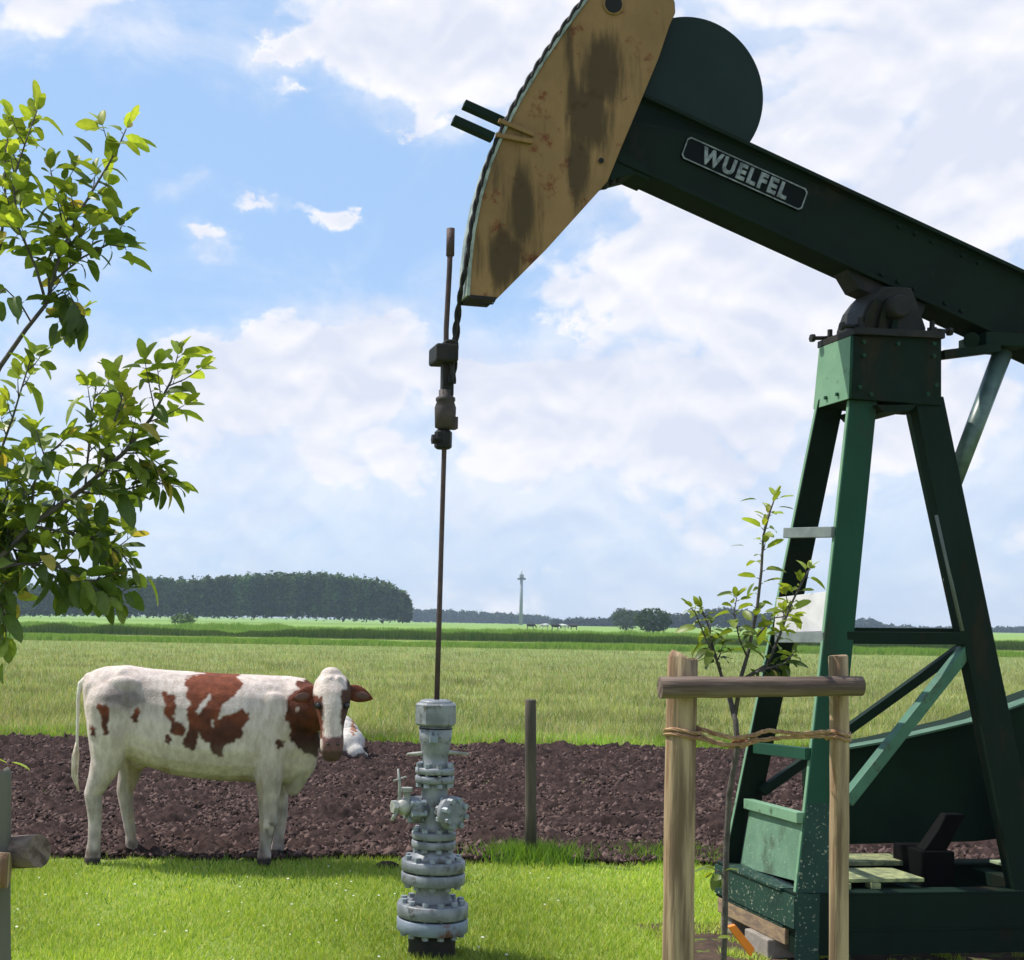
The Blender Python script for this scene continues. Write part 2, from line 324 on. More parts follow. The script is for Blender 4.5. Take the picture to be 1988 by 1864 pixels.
def reeds(name, Y, hgt, n, label, dark=False, x0=None, x1=None, dy=3.):
    xl = (0-PX)/F*Y-5 if x0 is None else x0; xr = (1988-PX)/F*Y+5 if x1 is None else x1
    x = xl+RNG.random(n)*(xr-xl); y = Y+RNG.random(n)*dy; k = np.array([noise.noise(Vector((a*.07, Y, 0)))+.6*noise.noise(Vector((a*.4, Y, 3))) for a in x])
    h = hgt*(.55+.4*k+.3*RNG.random(n)).clip(.1, 3); w = .05+.08*RNG.random(n); V = np.empty((n, 3, 3)); V[:, 0] = np.stack([x-w, y, 0*x], 1); V[:, 1] = np.stack([x+w, y, 0*x], 1); V[:, 2] = np.stack([x+RNG.normal(0, .15, n), y, h], 1)
    c = np.array([(.24, .38, .08), (.29, .40, .11), (.18, .31, .06)])[RNG.integers(0, 3, n)]*(.42 if dark else 1.0); c = np.repeat(c[:, None], 3, 1)
    tag(link(name, np_mesh(name, V.reshape(-1, 3), np.arange(3*n).reshape(-1, 3), None, 3, c.reshape(-1, 3)), M_grass), label, 'grass', kind='stuff')
reeds('ditch_grass', 84, .55, 16000, 'lush green ditch grass crossing the pasture, nearest band')
reeds('ditch_reeds', 112, 1.0, 18000, 'darker green reed band crossing the far pasture', True, dy=1.)
reeds('far_reeds', 150, 1.1, 14000, 'pale green reed band just before the distant trees')
reeds('ditch_edge', 127, .7, 12000, 'thin bright green band between the two reed bands')

# daisies
def daisies():
    mb = MB()
    for i in range(60):
        y = 5.9*(9.1/5.9)**random.random(); x = (0-PX)/F*y+random.random()*(1100/F*y); r = .005+.004*random.random(); z = .03+.012*random.random()
        mb.add([(x+r*math.cos(a)*1., y+r*math.sin(a), z+.3*r*math.sin(a)) for a in [k*math.pi/3 for k in range(6)]], [list(range(6))])
        mb.add([(x-.001, y, 0), (x+.001, y, 0), (x, y, z)], [(0, 1, 2)])
    tag(mb.build('daisies', mat('daisy_white', (.55, .56, .42), .7)), 'tiny white daisies scattered in the lawn', 'daisies', kind='stuff')
daisies()

# ---------------------------------------------------------------- far trees
M_far = mat('far_foliage', (0, 0, 0), .85, None, attr='col', spec=.1, trans=.15)
def crown_tris(cx, cy, z0, z1, rx, ry, n, size, col, cut=None):
    d = RNG.normal(size=(n, 3)); d /= np.linalg.norm(d, axis=1)[:, None]; rr = (.55+.45*RNG.random(n)**.5)
    lob = np.array([1+.28*noise.noise(Vector(v)*2.2+Vector((cx, cy, 0))) for v in d])
    P = d*(rr*lob)[:, None]*np.array([rx, ry, (z1-z0)/2])+np.array([cx, cy, (z0+z1)/2])
    T = P[:, None, :]+RNG.normal(0, size, (n, 3, 3))*np.array([1, 1, .8]); c = np.array(col)[None]*(.65+.7*RNG.random((n, 1)))
    return T.reshape(-1, 3), np.repeat(c, 3, 0)
def interp(pts, x): return float(np.interp(x, [p[0] for p in pts], [p[1] for p in pts]))
def wood(name, label, Y, outline, base_py, step, n, size, col, rows=3, fill=.6, group=None, kind='stuff', rng=None):
    Vs, Cs = [], []; trunks = MB(); px = outline[0][0]
    while px < outline[-1][0]:
        for r_ in range(rows):
            p = px+random.uniform(-.4, .4)*step; py = interp(outline, p)+random.uniform(-3, 4)+3*noise.noise(Vector((p*.06, Y, 0)))
            if py > 1e4: continue
            yy = Y+r_*Y*.02; top = at(p, py, yy); w = step/F*yy*random.uniform(.7, 1.1)
            v, c = crown_tris(top.x, yy, max(.2, top.z*.12), top.z, w, w, n, size, np.array(col)*random.uniform(.65, 1.35)*np.array([random.uniform(.85, 1.25), 1, random.uniform(.8, 1.2)])); Vs.append(v); Cs.append(c)
            trunks.tube([(top.x, yy, 0), (top.x, yy, top.z*.6)], [.22, .12], 5)
        px += step
    V = np.concatenate(Vs); c = np.concatenate(Cs)
    o = link(name, np_mesh(name, V, np.arange(len(V)).reshape(-1, 3), None, 3, c), M_far); tag(o, label, 'wood', kind='stuff')
    return o
wood('poplar_wood', 'dark wood of tall even poplars on the left horizon', 420, [(-40, 1135), (60, 1140), (130, 1130), (200, 1122), (300, 1122), (359, 1126)], 1200, 9, 500, .5, (.07, .115, .035))
wood('poplar_wood', 'long domed dark poplar wood right of the gap on the horizon', 420, [(374, 1124), (430, 1121), (500, 1116), (600, 1113), (660, 1116), (710, 1123), (760, 1135), (788, 1152), (795, 1180)], 1200, 9, 500, .5, (.07, .115, .035))
wood('distant_treeline', 'low hazy treeline left of the thin mast', 1000, [(780, 1185), (850, 1187), (900, 1189), (960, 1194), (1030, 1197), (1080, 1204)], 1200, 7, 200, 1.2, (.045, .07, .035), 2)
wood('distant_treeline', 'low hazy treeline right of the mast up to the round tree', 700, [(1080, 1206), (1130, 1204), (1180, 1203), (1200, 1186), (1230, 1188), (1260, 1192), (1330, 1198)], 1200, 7, 200, .8, (.04, .06, .035), 2)
wood('distant_treeline', 'hazy wood seen behind the young staked tree', 600, [(1300, 1198), (1340, 1192), (1370, 1186), (1400, 1180), (1450, 1184), (1500, 1196), (1600, 1206)], 1200, 8, 200, .7, (.04, .06, .035), 2)
wood('distant_treeline', 'low bluish treeline behind the pumpjack legs at right', 900, [(1580, 1216), (1650, 1213), (1672, 1203), (1700, 1206), (1720, 1218), (1850, 1221), (1930, 1222), (1980, 1220), (2060, 1218)], 1200, 7, 160, 1.0, (.04, .06, .035), 2)
def far_tree(px, py_top, Y, wpx, label, group, n=1800, size=.22, col=(.045, .07, .028)):
    top = at(px, py_top, Y); w = wpx/F*Y; t = thing('round_tree', (top.x, Y, 0), label, 'tree', group)
    v, c = crown_tris(top.x, Y, .3, top.z, w, w, n, size, col)
    link('crown', np_mesh('crown', v, np.arange(len(v)).reshape(-1, 3), None, 3, c), M_far, t); MB().tube([(top.x, Y, 0), (top.x, Y, top.z*.5)], [.25, .15], 7).build('trunk', M_bark, t)
M_bark = mat('bark', (.10, .08, .06), .9, (.05, .04, .035), 25, bump=.6, bscale=60, stretch=(1, 1, .3))
far_tree(1269, 1181, 240, 34, 'round dark green tree standing alone right of centre horizon', None)
far_tree(1216, 1184, 330, 26, 'smaller paler tree just left of the round tree', None, col=(.06, .09, .04))
far_tree(357, 1192, 200, 24, 'low round bush in front of the poplar wood gap', None, 500, .2, (.10, .15, .05))

# thin mast
mp_ = at(1011, 1213, 700); mast = thing('mast', (mp_.x, 700, 0), 'thin pale grey mast with a short crosspiece near its top', 'mast')
M_mast = mat('mast_grey', (.30, .32, .35), .6); pk = lambda y: at(1011, y, 700).z
MB().lathe((mp_.x, 700, 0), [(1.0, 0), (.85, pk(1160)), (.7, pk(1126))], 10).build('pole', M_mast, mast)
MB().box((mp_.x, 700, pk(1124)), (2.1, 0, 0), (0, 1, 0), (0, 0, .55)).box((mp_.x, 700, pk(1120)), (1, 0, 0), (0, 1, 0), (0, 0, 1.2)).build('crosspiece', M_mast, mast)
MB().tube([(mp_.x, 700, pk(1118)), (mp_.x, 700, pk(1105))], [.5, .25], 6).build('antenna', mat('mast_white', (.7, .7, .7), .5), mast)

# ================================================================= PUMPJACK
TH = R(8); U = Vector((math.cos(TH), math.sin(TH), 0)); Vv = Vector((-math.sin(TH), math.cos(TH), 0)); Z = Vector((0, 0, 1))
WG = ground_at(838, 1853); WX, WY = WG.x, WG.y
ROD0 = Vector((WX, WY, 0))
def onv(px, py, k=0.):      # point of the pixel ray on the vertical plane k metres behind the walking beam's plane
    r = ray(px, py); o = Vector((0, 0, CAM_H)); t = ((ROD0+Vv*k-o).dot(Vv))/r.dot(Vv); return o+r*t
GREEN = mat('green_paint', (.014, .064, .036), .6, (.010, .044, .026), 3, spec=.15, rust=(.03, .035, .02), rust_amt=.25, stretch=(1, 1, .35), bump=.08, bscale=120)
GREEND = mat('green_paint_shaded', (.007, .019, .012), .65, (.005, .012, .008), 3, spec=.10, rust=(.02, .018, .010), rust_amt=.3, stretch=(1, 1, .35), bump=.08, bscale=100)  # darker copy of the green: shade put into the paint colour
GREENS = mat('green_paint_speckled', (.018, .055, .04), .6, (.012, .035, .028), 4, spec=.25, speck=(.26, .28, .2), speck_scale=62, speck_thr=.62, bump=.2, bscale=90)  # dark green with random pale speckles
PALE = mat('sunlit_green_paint', (.17, .30, .185), .55, (.13, .25, .15), 6, spec=.3, rust=(.06, .10, .06), rust_amt=.22, rscale=8, bump=.06)  # lighter green: sunlight on left-facing steel put into the colour
DARKM = mat('dark_metal', (.010, .011, .011), .6, (.026, .022, .018), 8, spec=.2, bump=.2, bscale=60)
RUSTY = mat('rusty_steel', (.09, .055, .05), .7, (.05, .035, .035), 20, spec=.3, bump=.3, bscale=90)
def ochre_mat():
    M = mat('worn_ochre_paint', (.29, .172, .074), .7, (.20, .12, .052), 2.2, spec=.15, rust=(.15, .045, .018), rust_amt=.30, bump=.2, bscale=50, rscale=9)
    nt = M.node_tree; N, L = nt.nodes, nt.links; P = N['Principled BSDF']; src = P.inputs['Base Color'].links[0].from_socket
    tc = N.new('ShaderNodeTexCoord'); sep = N.new('ShaderNodeSeparateXYZ'); L.new(tc.outputs['Object'], sep.inputs[0])
    def noi(sc, s, d):
        mp = N.new('ShaderNodeMapping'); mp.inputs['Scale'].default_value = sc; L.new(tc.outputs['Object'], mp.inputs[0]); n = N.new('ShaderNodeTexNoise'); n.inputs['Scale'].default_value = s; n.inputs['Detail'].default_value = d; n.inputs['Roughness'].default_value = .65; L.new(mp.outputs[0], n.inputs[0]); return n.outputs['Fac']
    def m(op, a, b=None):
        n = N.new('ShaderNodeMath'); n.operation = op
        for i, v in enumerate((a, b)):
            if v is None: continue
            if isinstance(v, (int, float)): n.inputs[i].default_value = v
            else: L.new(v, n.inputs[i])
        return n.outputs[0]
    # grimy oil stains with shapes of their own: (x, y, rx, ry, tilt) on the plate
    st = None; wob = noi((1.7, 1.7, .22), 7, 9)
    for (px, py, rx, ry, w) in [(1172, 150, 42, 75, 1), (1150, 230, 48, 70, 1), (1112, 190, 20, 60, .6), (1122, 320, 36, 75, .8), (975, 500, 46, 60, .8), (1010, 400, 30, 75, .8), (955, 330, 20, 60, .55), (1000, 270, 22, 50, .3), (1105, 110, 14, 60, .4)]:
        p = onv(px, py, -.13)-ROD0; uu = p.dot(U); zz = p.z
        du = m('DIVIDE', m('SUBTRACT', m('ADD', m('MULTIPLY', sep.outputs[0], U.x), m('MULTIPLY', sep.outputs[1], U.y)), uu), rx/380); dz = m('DIVIDE', m('SUBTRACT', sep.outputs[2], zz), ry/380)
        g = m('MULTIPLY', m('EXPONENT', m('MULTIPLY', m('ADD', m('MULTIPLY', du, du), m('MULTIPLY', dz, dz)), -.8)), w); st = g if st is None else m('MAXIMUM', st, g)
    f = N.new('ShaderNodeMapRange'); f.interpolation_type = 'SMOOTHSTEP'; L.new(m('ADD', st, m('MULTIPLY', m('SUBTRACT', wob, .5), 2.1)), f.inputs[0]); f.inputs[1].default_value = .18; f.inputs[2].default_value = .72; f.inputs[4].default_value = .88
    mx = N.new('ShaderNodeMix'); mx.data_type = 'RGBA'; L.new(f.outputs[0], mx.inputs['Factor']); L.new(src, mx.inputs['A']); mx.inputs['B'].default_value = (.055, .037, .018, 1); L.new(mx.outputs['Result'], P.inputs['Base Color']); return M
OCHRE = ochre_mat()

pj = thing('pumpjack', ROD0, 'dark green oil pumpjack with a worn ochre horsehead and four splayed legs', 'pumpjack')
# --- horsehead
ARC = [(1147, -8), (1101, 55), (1054, 125), (1015, 190), (981, 255), (954, 320), (935, 385), (922, 450), (915, 510), (911, 575)]
UP = [(1300, -150), (1245, -112), (1190, -62)]
BACK = [(965, 580), (1060, 485), (1180, 352), (1205, 290), (1245, 195), (1280, 110), (1300, 50), (1311, 25), (1310, 5), (1300, -20), (1296, -70)]
out_ = UP+ARC+BACK
hh = MB(); hh.prism([onv(x, y, -.13) for x, y in out_], Vv*.02); head = hh.build('horsehead', OCHRE, pj, .004)
o_ = MB().prism([onv(x, y, -.13)+Vv*.13 for x, y in out_], Vv*.02).build('cheek_plate', DARKM, head, .004)
o_['label'] = 'dark far side plate of the horsehead'
rim = MB(); line = UP+ARC
A3 = [onv(x, y, -.13) for x, y in line]
for a, b in zip(A3[:-1], A3[1:]):
    t = (b-a).normalized(); n = t.cross(Vv).normalized()
    if n.dot(U) > 0: n = -n
    rim.hexa([a-Vv*.012, b-Vv*.012, b+Vv*.165, a+Vv*.165, a-Vv*.012+n*.016, b-Vv*.012+n*.016, b+Vv*.165+n*.016, a+Vv*.165+n*.016])
rim.build('rim', mat('rim_steel', (.34, .38, .33), .5, (.12, .15, .13), 14, spec=.4), head)
b1 = MB(); q = [onv(x, y, -.11) for x, y in BACK]
for a, b in zip(q[:-1], q[1:]): b1.hexa([a, b, b+Vv*.11, a+Vv*.11, a+U*-.012, b+U*-.012, b+Vv*.11-U*.012, a+Vv*.11-U*.012])
b1.build('back_plate', GREEND, head)
MB().prism([onv(911, 572, -.14), onv(965, 577, -.14), onv(962, 583, -.14), onv(911, 579, -.14)], Vv*.16).build('toe_plate', DARKM, head)
MB().tube([onv(928, 583, -.14), onv(931, 590, -.14), onv(957, 590, -.14), onv(961, 583, -.14)], .004, 6).build('toe_ring', DARKM, head)
for (px, py, r) in ((1191, 8, .045), (1167, 312, .014)):
    MB().lathe(onv(px, py, -.133), [(r*1.25, 0), (r*1.25, .004), (r, .005)], 20, axis=-Vv).build('collar', OCHRE, head)
    MB().lathe(onv(px, py, -.1375), [(r, 0), (r, .003)], 20, axis=-Vv).build('hole', mat('hole_dark', (.006, .006, .006), .9), head)
for dx, dy, k in ((0, 0, .05), (-21, 30, -.15)):
    a, m_, b = onv(900+dx, 203+dy, k), onv(978+dx, 238+dy, k), onv(1036+dx, 265+dy, k)
    MB().bar(a, m_, Z, .040, .05).build('guide_bar', GREEND, head, .003)
    if k < 0: pass
for (x0, y0, x1, y1) in ((968, 234, 1036, 262), (962, 262, 1034, 276)):
    MB().bar(onv(x0, y0, -.142), onv(x1, y1, -.142), Z, .022, .02).build('guide_rib', OCHRE, head, .003)
# --- walking beam : I section
T0, T1 = (1215, 163), (2300, 668); B0, B1 = (1185, 317), (2300, 838)
def lerp(a, b, t): return (a[0]+(b[0]-a[0])*t, a[1]+(b[1]-a[1])*t)
tp0, tp1, bt0, bt1 = onv(*T0, -.1), onv(*T1, -.1), onv(*B0, -.1), onv(*B1, -.1)
bm_ = MB(); ax = (tp1-tp0).normalized(); nz = Vv.cross(ax); nz = nz if nz.z > 0 else -nz
H_ = (tp0-bt0).dot(nz); c0 = tp0-nz*0; Lb = (tp1-tp0).length
def beam_box(n0, n1, k0, k1, l0=0., l1=None, mb=None):   # offsets below the top edge, depth, along
    l1 = Lb if l1 is None else l1; p = tp0-Vv*0; f = lambda l, n, k: p+ax*l-nz*n+Vv*(k+.1)
    (mb or bm_).hexa([f(l0, n0, k0), f(l1, n0, k0), f(l1, n0, k1), f(l0, n0, k1), f(l0, n1, k0), f(l1, n1, k0), f(l1, n1, k1), f(l0, n1, k1)])
Hb = .385
beam_box(0, .022, -.1, .1); beam_box(Hb-.022, Hb, -.1, .1); beam_box(.022, Hb-.022, -.06, .06)
BE = mat('beam_paint', (.006, .015, .009), .65, (.005, .010, .007), 3, spec=.10, rust=(.015, .015, .009), rust_amt=.2, bump=.1, bscale=80)
beam = bm_.build('walking_beam', BE, pj, .004)
for l in (.10, .17, .24, 1.66, 1.76, 1.86, 2.05, 2.15):
    for n_off in (.055, Hb-.055):
        if .3 < l or n_off > .2: MB().lathe(tp0+ax*l-nz*n_off+Vv*.04, [(.013, -.001), (.013, .014)], 6, False, axis=-Vv).build('bolt', GREEND, beam)
for n_off in (.024, Hb-.024): MB().tube([tp0+ax*(i*.03)-nz*n_off+Vv*.039 for i in range(int(Lb/.03))], .006, 5, jit=.6).build('weld_seam', BE, beam)
# knee gusset joining horsehead and beam
MB().prism([onv(x, y, -.09) for x, y in [(1178, 352), (1200, 345), (1232, 337), (1262, 350), (1262, 330), (1200, 292)]], Vv*.18).build('gusset', GREEND, beam)
kb = MB()
for x, y in ((1172, 356), (1186, 350), (1200, 345)): kb.lathe(onv(x, y, -.06), [(.014, 0), (.014, .03)], 6, axis=-Z+U*.2)
kb.build('bolt', DARKM, beam)
# round plate drum behind the head
cc = onv(1340, 183, -.06); rr_ = 153/380
MB().prism([cc+(U*math.cos(a)+Z*math.sin(a))*rr_ for a in np.linspace(-R(36), R(206), 60)], Vv*.14).build('round_guard', mat('guard_paint', (.008, .022, .018), .6, (.006, .015, .013), 2.5, spec=.18, bump=.05), pj, .006)
# name plate
pc = [onv(x, y, -.065) for x, y in ((1332, 263), (1567, 369), (1555, 413), (1323, 307))]
ex = (pc[1]-pc[0]).normalized(); ey = (nz-ex*nz.dot(ex)).normalized(); pcen = sum(pc, Vector())/4; Lp = (pc[1]-pc[0]).length*.5; Hp = .063; fr = pcen-Vv*.0
def pl(x, y, k): return pcen+ex*x+ey*y+Vv*(k)
oct_ = lambda hx, hy, c, k: [pl(x, y, k) for x, y in ((-hx+c, hy), (hx-c, hy), (hx, hy-c), (hx, -hy+c), (hx-c, -hy), (-hx+c, -hy), (-hx, -hy+c), (-hx, hy-c))]
plate = MB().prism(oct_(Lp, Hp, .016, -.006), Vv*.012).build('name_plate', mat('plate_black', (.005, .007, .008), .7, spec=.08), beam)
WHT = mat('worn_white_paint', (.26, .29, .30), .6, (.08, .09, .10), 30, spec=.3)
fo, fi = oct_(Lp-.003, Hp-.003, .016, -.0075), oct_(Lp-.009, Hp-.009, .014, -.0075); fb = MB(); fb.add(fo+fi+[p-Vv*.003 for p in fo+fi], [(16+i, 16+(i+1) % 8, 24+(i+1) % 8, 24+i) for i in range(8)]+[(i, (i+1) % 8, 16+(i+1) % 8, 16+i) for i in range(8)]+[(8+i, 8+(i+1) % 8, 24+(i+1) % 8, 24+i) for i in range(8)])
fb.build('border', WHT, plate)
def text_mesh(txt, size, ext, off=0.0, sx=1.0, space=1.0):
    cu = bpy.data.curves.new('t', 'FONT'); cu.body = txt; cu.size = size; cu.extrude = ext; cu.offset = off; cu.align_x = 'CENTER'; cu.align_y = 'CENTER'; cu.space_character = space
    o = bpy.data.objects.new('t', cu); C.objects.link(o); bpy.context.view_layer.update(); dg = bpy.context.evaluated_depsgraph_get(); me = bpy.data.meshes.new_from_object(o.evaluated_get(dg)); bpy.data.objects.remove(o); bpy.data.curves.remove(cu)
    me.transform(Matrix.Diagonal((sx, 1, 1, 1))); return me
tm = text_mesh('WUELFEL', .112, .004, .0050, .90, 1.24); tm.materials.clear()
Mx = Matrix((ex, ey, -Vv)).transposed().to_4x4(); Mx.translation = pl(0, -.003, -.009); tm.transform(Mx); tm.name = 'lettering'
link('lettering', tm, WHT, plate)
def leg_bar(name, pt, pb, wt, wb, kt, kb, m, flange=.07, pale=False):
    # channel leg: broad web towards the photographer, flanges turned back; pt/pb pixel of the top/bottom left edge
    a0, a1, b0, b1 = onv(*pt, kt), onv(pt[0]+wt, pt[1], kt), onv(*pb, kb), onv(pb[0]+wb, pb[1], kb); mb = MB(); f = Vv*flange
    wv = (a1-a0).normalized()
    mb.hexa([b0, b1, b1+Vv*.012, b0+Vv*.012, a0, a1, a1+Vv*.012, a0+Vv*.012])
    fm = MB()
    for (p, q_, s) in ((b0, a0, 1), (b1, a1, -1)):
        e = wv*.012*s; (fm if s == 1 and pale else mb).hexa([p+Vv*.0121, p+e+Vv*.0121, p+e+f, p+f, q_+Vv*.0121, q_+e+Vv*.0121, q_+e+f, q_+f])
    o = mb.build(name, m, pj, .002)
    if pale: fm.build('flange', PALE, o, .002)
    return o
KT, KB = -.20, -.42
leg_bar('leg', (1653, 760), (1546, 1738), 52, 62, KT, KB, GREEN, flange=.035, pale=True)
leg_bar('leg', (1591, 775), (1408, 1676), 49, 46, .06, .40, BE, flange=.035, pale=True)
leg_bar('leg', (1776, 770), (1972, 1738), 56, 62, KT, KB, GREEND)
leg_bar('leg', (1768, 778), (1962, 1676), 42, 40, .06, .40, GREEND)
# pale speckled lower sleeve of the near left leg
a0, a1, b0, b1 = onv(1567-0.5, 1560, KB+.04-.003), onv(1567+57, 1560, KB+.04-.003), onv(1547, 1736, KB-.004), onv(1609, 1736, KB-.004)
MB().hexa([b0, b1, b1+Vv*.003, b0+Vv*.003, a0, a1, a1+Vv*.003, a0+Vv*.003]).build('leg_patch', GREENS, pj)
# post cap
cf = [(1660, 650), (1828, 652), (1828, 790), (1650, 778)]
fl = [onv(1655, 652, -.21), onv(1828, 656, -.21), onv(1828, 788, -.215), onv(1651, 774, -.235)]
fb_ = [fl[0]+Vv*.32, fl[1]+Vv*.32, fl[2]+Vv*.33, fl[3]+Vv*.36]
cap = MB(); cap.hexa(fl+fb_); cap = cap.build('post_cap', GREEND, pj, .004)
lf = [fl[3], fl[0], fb_[0], fb_[3]]; n_ = -U
MB().prism([p+n_*.002 for p in lf], n_*.006).build('side_plate', PALE, cap, .002)
MB().prism([onv(x, y, -.25) for x, y in [(1702, 786), (1780, 786), (1768, 797), (1715, 800)]], Vv*.38).build('tie_plate', GREEND, cap)
for (x, y) in ((1676, 664), (1676, 690), (1812, 668), (1812, 692), (1742, 668), (1668, 752), (1690, 766), (1800, 766), (1816, 748)):
    MB().lathe(onv(x, y, -.222 if y < 720 else -.236), [(.011, 0), (.011, .014)], 6, False, axis=-Vv).build('bolt', GREEN, cap)
for t_ in (.30, .62): 
    a_, b_ = fl[3].lerp(fb_[3], t_)+n_*.009, fl[0].lerp(fb_[0], t_)+n_*.009
    MB().lathe(a_.lerp(b_, .12), [(.010, 0), (.010, .012)], 6, False, axis=-U).build('bolt', GREEN, cap)
MB().tube([fl[0]-U*.003-Vv*.003, fl[3]-U*.003-Vv*.003], .007, 6, jit=.5).build('weld_seam', GREEN, cap)
sp = MB(); sp.prism([fl[0]+Vector((0, 0, .0)), fl[1], fl[1]+Z*.025, fl[0]+Z*.025], Vv*.42)
tpz = fl[0].z+.004; cen = (fl[0]+fl[1]+fb_[0]+fb_[1])/4; cen.z = tpz
sp = MB().box(cen+Z*.018, U*.25, Vv*.19, Z*.018).build('bearing_plate', DARKM, pj, .003)
for su in (-1, 1):
    for kv in (-.15, .15):
        sb = MB(); p = cen+U*su*.20+Vv*kv
        sb.lathe(p+Z*.03, [(.026, 0), (.026, .03), (.014, .032), (.014, .065)], 6, False)
        sb.tube([p+Z*.05, p+Z*.045+U*su*.10], [.011, .011], 8); sb.lathe(p+Z*.045+U*su*.09, [(.022, 0), (.022, .02)], 6, False, axis=U*su); sb.build('clamp_bolt', DARKM, sp)
sa = cen+Z*.036; dom = MB(); kz = .24
sec = [(-.185, 0), (-.18, .045), (-.15, .13), (-.105, .19), (-.06, .235), (.10, .235), (.15, .12), (.185, .03), (.185, 0)]
dom.prism([sa+U*x+Z*z-Vv*.12 for x, z in sec], Vv*.24); dom = dom.build('saddle_bearing', DARKM, pj, .006)
for q in range(3): MB().prism([sa+U*(x*.97)+Z*(z*.97)-Vv*(.15-.0) + U*0 for x, z in [(-.18+q*.075, .0), (-.165+q*.075, .08), (-.115+q*.06, .17), (-.085+q*.06, .16), (-.13+q*.07, .075), (-.14+q*.075, .0)]], Vv*.03).build('rib', GREEND, dom, .003)
MB().lathe(sa+Z*.12-Vv*.20, [(.05, 0), (.062, .02), (.062, .40)], 20, axis=Vv).build('pivot_shaft', DARKM, dom)
MB().prism([onv(x, y, -.07) for x, y in [(1640, 512), (1800, 585), (1790, 612), (1668, 560)]], Vv*.14).build('saddle_plate', DARKM, dom)
# rear strut and tie below the beam
MB().tube([onv(1946, 686, 0), onv(1850, 940, -.12)], [.05, .043], 14).build('strut', mat('strut_paint', (.11, .17, .15), .4, (.03, .06, .05), 6), pj)
MB().bar(onv(1826, 690, -.1), onv(1935, 676, -.1), Z, .045, .07).build('tie_bar', GREEND, pj, .003)
MB().box(onv(1940, 668, 0), U*.16, Vv*.12, Z*.035).tube([onv(1886, 660, -.14), onv(1886, 660, .14)], .04, 12).build('strut_bracket', GREEND, pj, .004)
# braces
def br(name, p, q, w, d, m, k0, k1): return MB().bar(onv(*p, k0), onv(*q, k1), Z, w, d).build(name, m, pj, .002)
kk = lambda y: KT+(KB-KT)*(y-770)/(1738-770)
kf = lambda y: .06+.34*(y-770)/(1738-770)
br('cross_bar', (1640, 1238), (1885, 1240), .062, .05, GREEND, kk(1235)+.02, kk(1235)+.02)
br('cross_bar', (1522, 1226), (1884, 1229), .05, .04, GREEND, kf(1235)+.05, kf(1235)+.05)
br('diagonal_brace', (1884, 1250), (1642, 1556), .06, .055, mat('brace_paint', (.06, .16, .10), .5, (.04, .11, .07), 5, spec=.3, rust=(.05, .07, .04), rust_amt=.3, rscale=9), kk(1240)+.03, kk(1500)+.03)
br('diagonal_brace', (1880, 1248), (1478, 1538), .05, .05, GREEND, kf(1240), kf(1500))
GREY = mat('grey_steel', (.20, .23, .22), .55, (.12, .14, .14), 8, spec=.4)
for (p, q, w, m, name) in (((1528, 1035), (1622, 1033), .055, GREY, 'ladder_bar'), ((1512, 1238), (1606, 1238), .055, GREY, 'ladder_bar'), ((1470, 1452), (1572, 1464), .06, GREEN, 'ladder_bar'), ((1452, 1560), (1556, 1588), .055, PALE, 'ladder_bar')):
    MB().bar(onv(*p, kf(p[1])-.0), onv(*q, kk(q[1])+.01), Z, w, .05).build(name, m, pj, .003)
MB().hexa([onv(1455, 1568, kf(1560)-.01), onv(1553, 1600, kk(1600)+.03), onv(1549, 1712, kk(1712)+.03), onv(1436, 1682, kf(1680)-.01)]+[p+U*.012 for p in [onv(1455, 1568, kf(1560)-.01), onv(1553, 1600, kk(1600)+.03), onv(1549, 1712, kk(1712)+.03), onv(1436, 1682, kf(1680)-.01)]]).build('end_panel', mat('panel_paint', (.14, .25, .165), .6, (.10, .19, .125), 9, rust=(.07, .11, .07), rust_amt=.4, speck=(.30, .38, .26), speck_scale=70, speck_thr=.64, spec=.3), pj, .002)
# white weathered board between the left legs
sg = [onv(1508, 1160, kf(1160)), onv(1608, 1148, kk(1150)+.05), onv(1604, 1226, kk(1226)+.05), onv(1502, 1228, kf(1228))]
MB().hexa(sg+[p+U*.01 for p in sg]).build('white_board', mat('weathered_white', (.62, .60, .60), .7, (.48, .46, .47), 6, speck=(.12, .11, .10), speck_scale=22, speck_thr=.69), pj, .002)
# conduit on the right legs
MB().tube([onv(1800, 800, .1), onv(1842, 1100, .16), onv(1898, 1400, .25), onv(1958, 1640, .33)], .012, 8).tube([onv(1818, 1000, -.24), onv(1868, 1225, -.30)], .010, 8).build('conduit', mat('conduit_grey', (.12, .14, .12), .6), pj)
MB().box(onv(1846, 1112, .1), U*.032, Vv*.02, Z*.045).build('conduit_clip', mat('clip_green', (.16, .20, .15), .6), pj, .002)
# belt guard behind
gd = [(1606, 1470), (1650, 1455), (1735, 1440), (1895, 1403), (1988, 1368), (2200, 1290), (2200, 1600), (1890, 1634), (1612, 1640)]
MB().prism([onv(x, y, .52) for x, y in gd], Vv*.3).build('belt_guard', mat('guard_dark', (.009, .024, .013), .75, (.006, .015, .009), 3, spec=.1), pj, .004)
lip = MB(); g3 = [onv(x, y, .46) for x, y in gd[:6]]
for a, b in zip(g3[:-1], g3[1:]): lip.hexa([a, b, b+Vv*.10, a+Vv*.10, a+Z*.012, b+Z*.012, b+Z*.012+Vv*.10, a+Z*.012+Vv*.10])
lip.build('guard_lip', mat('lip_paint', (.09, .17, .11), .6, (.06, .12, .08), 7, spec=.2), pj)  # lip lightened: sunlit top edge put into its colour
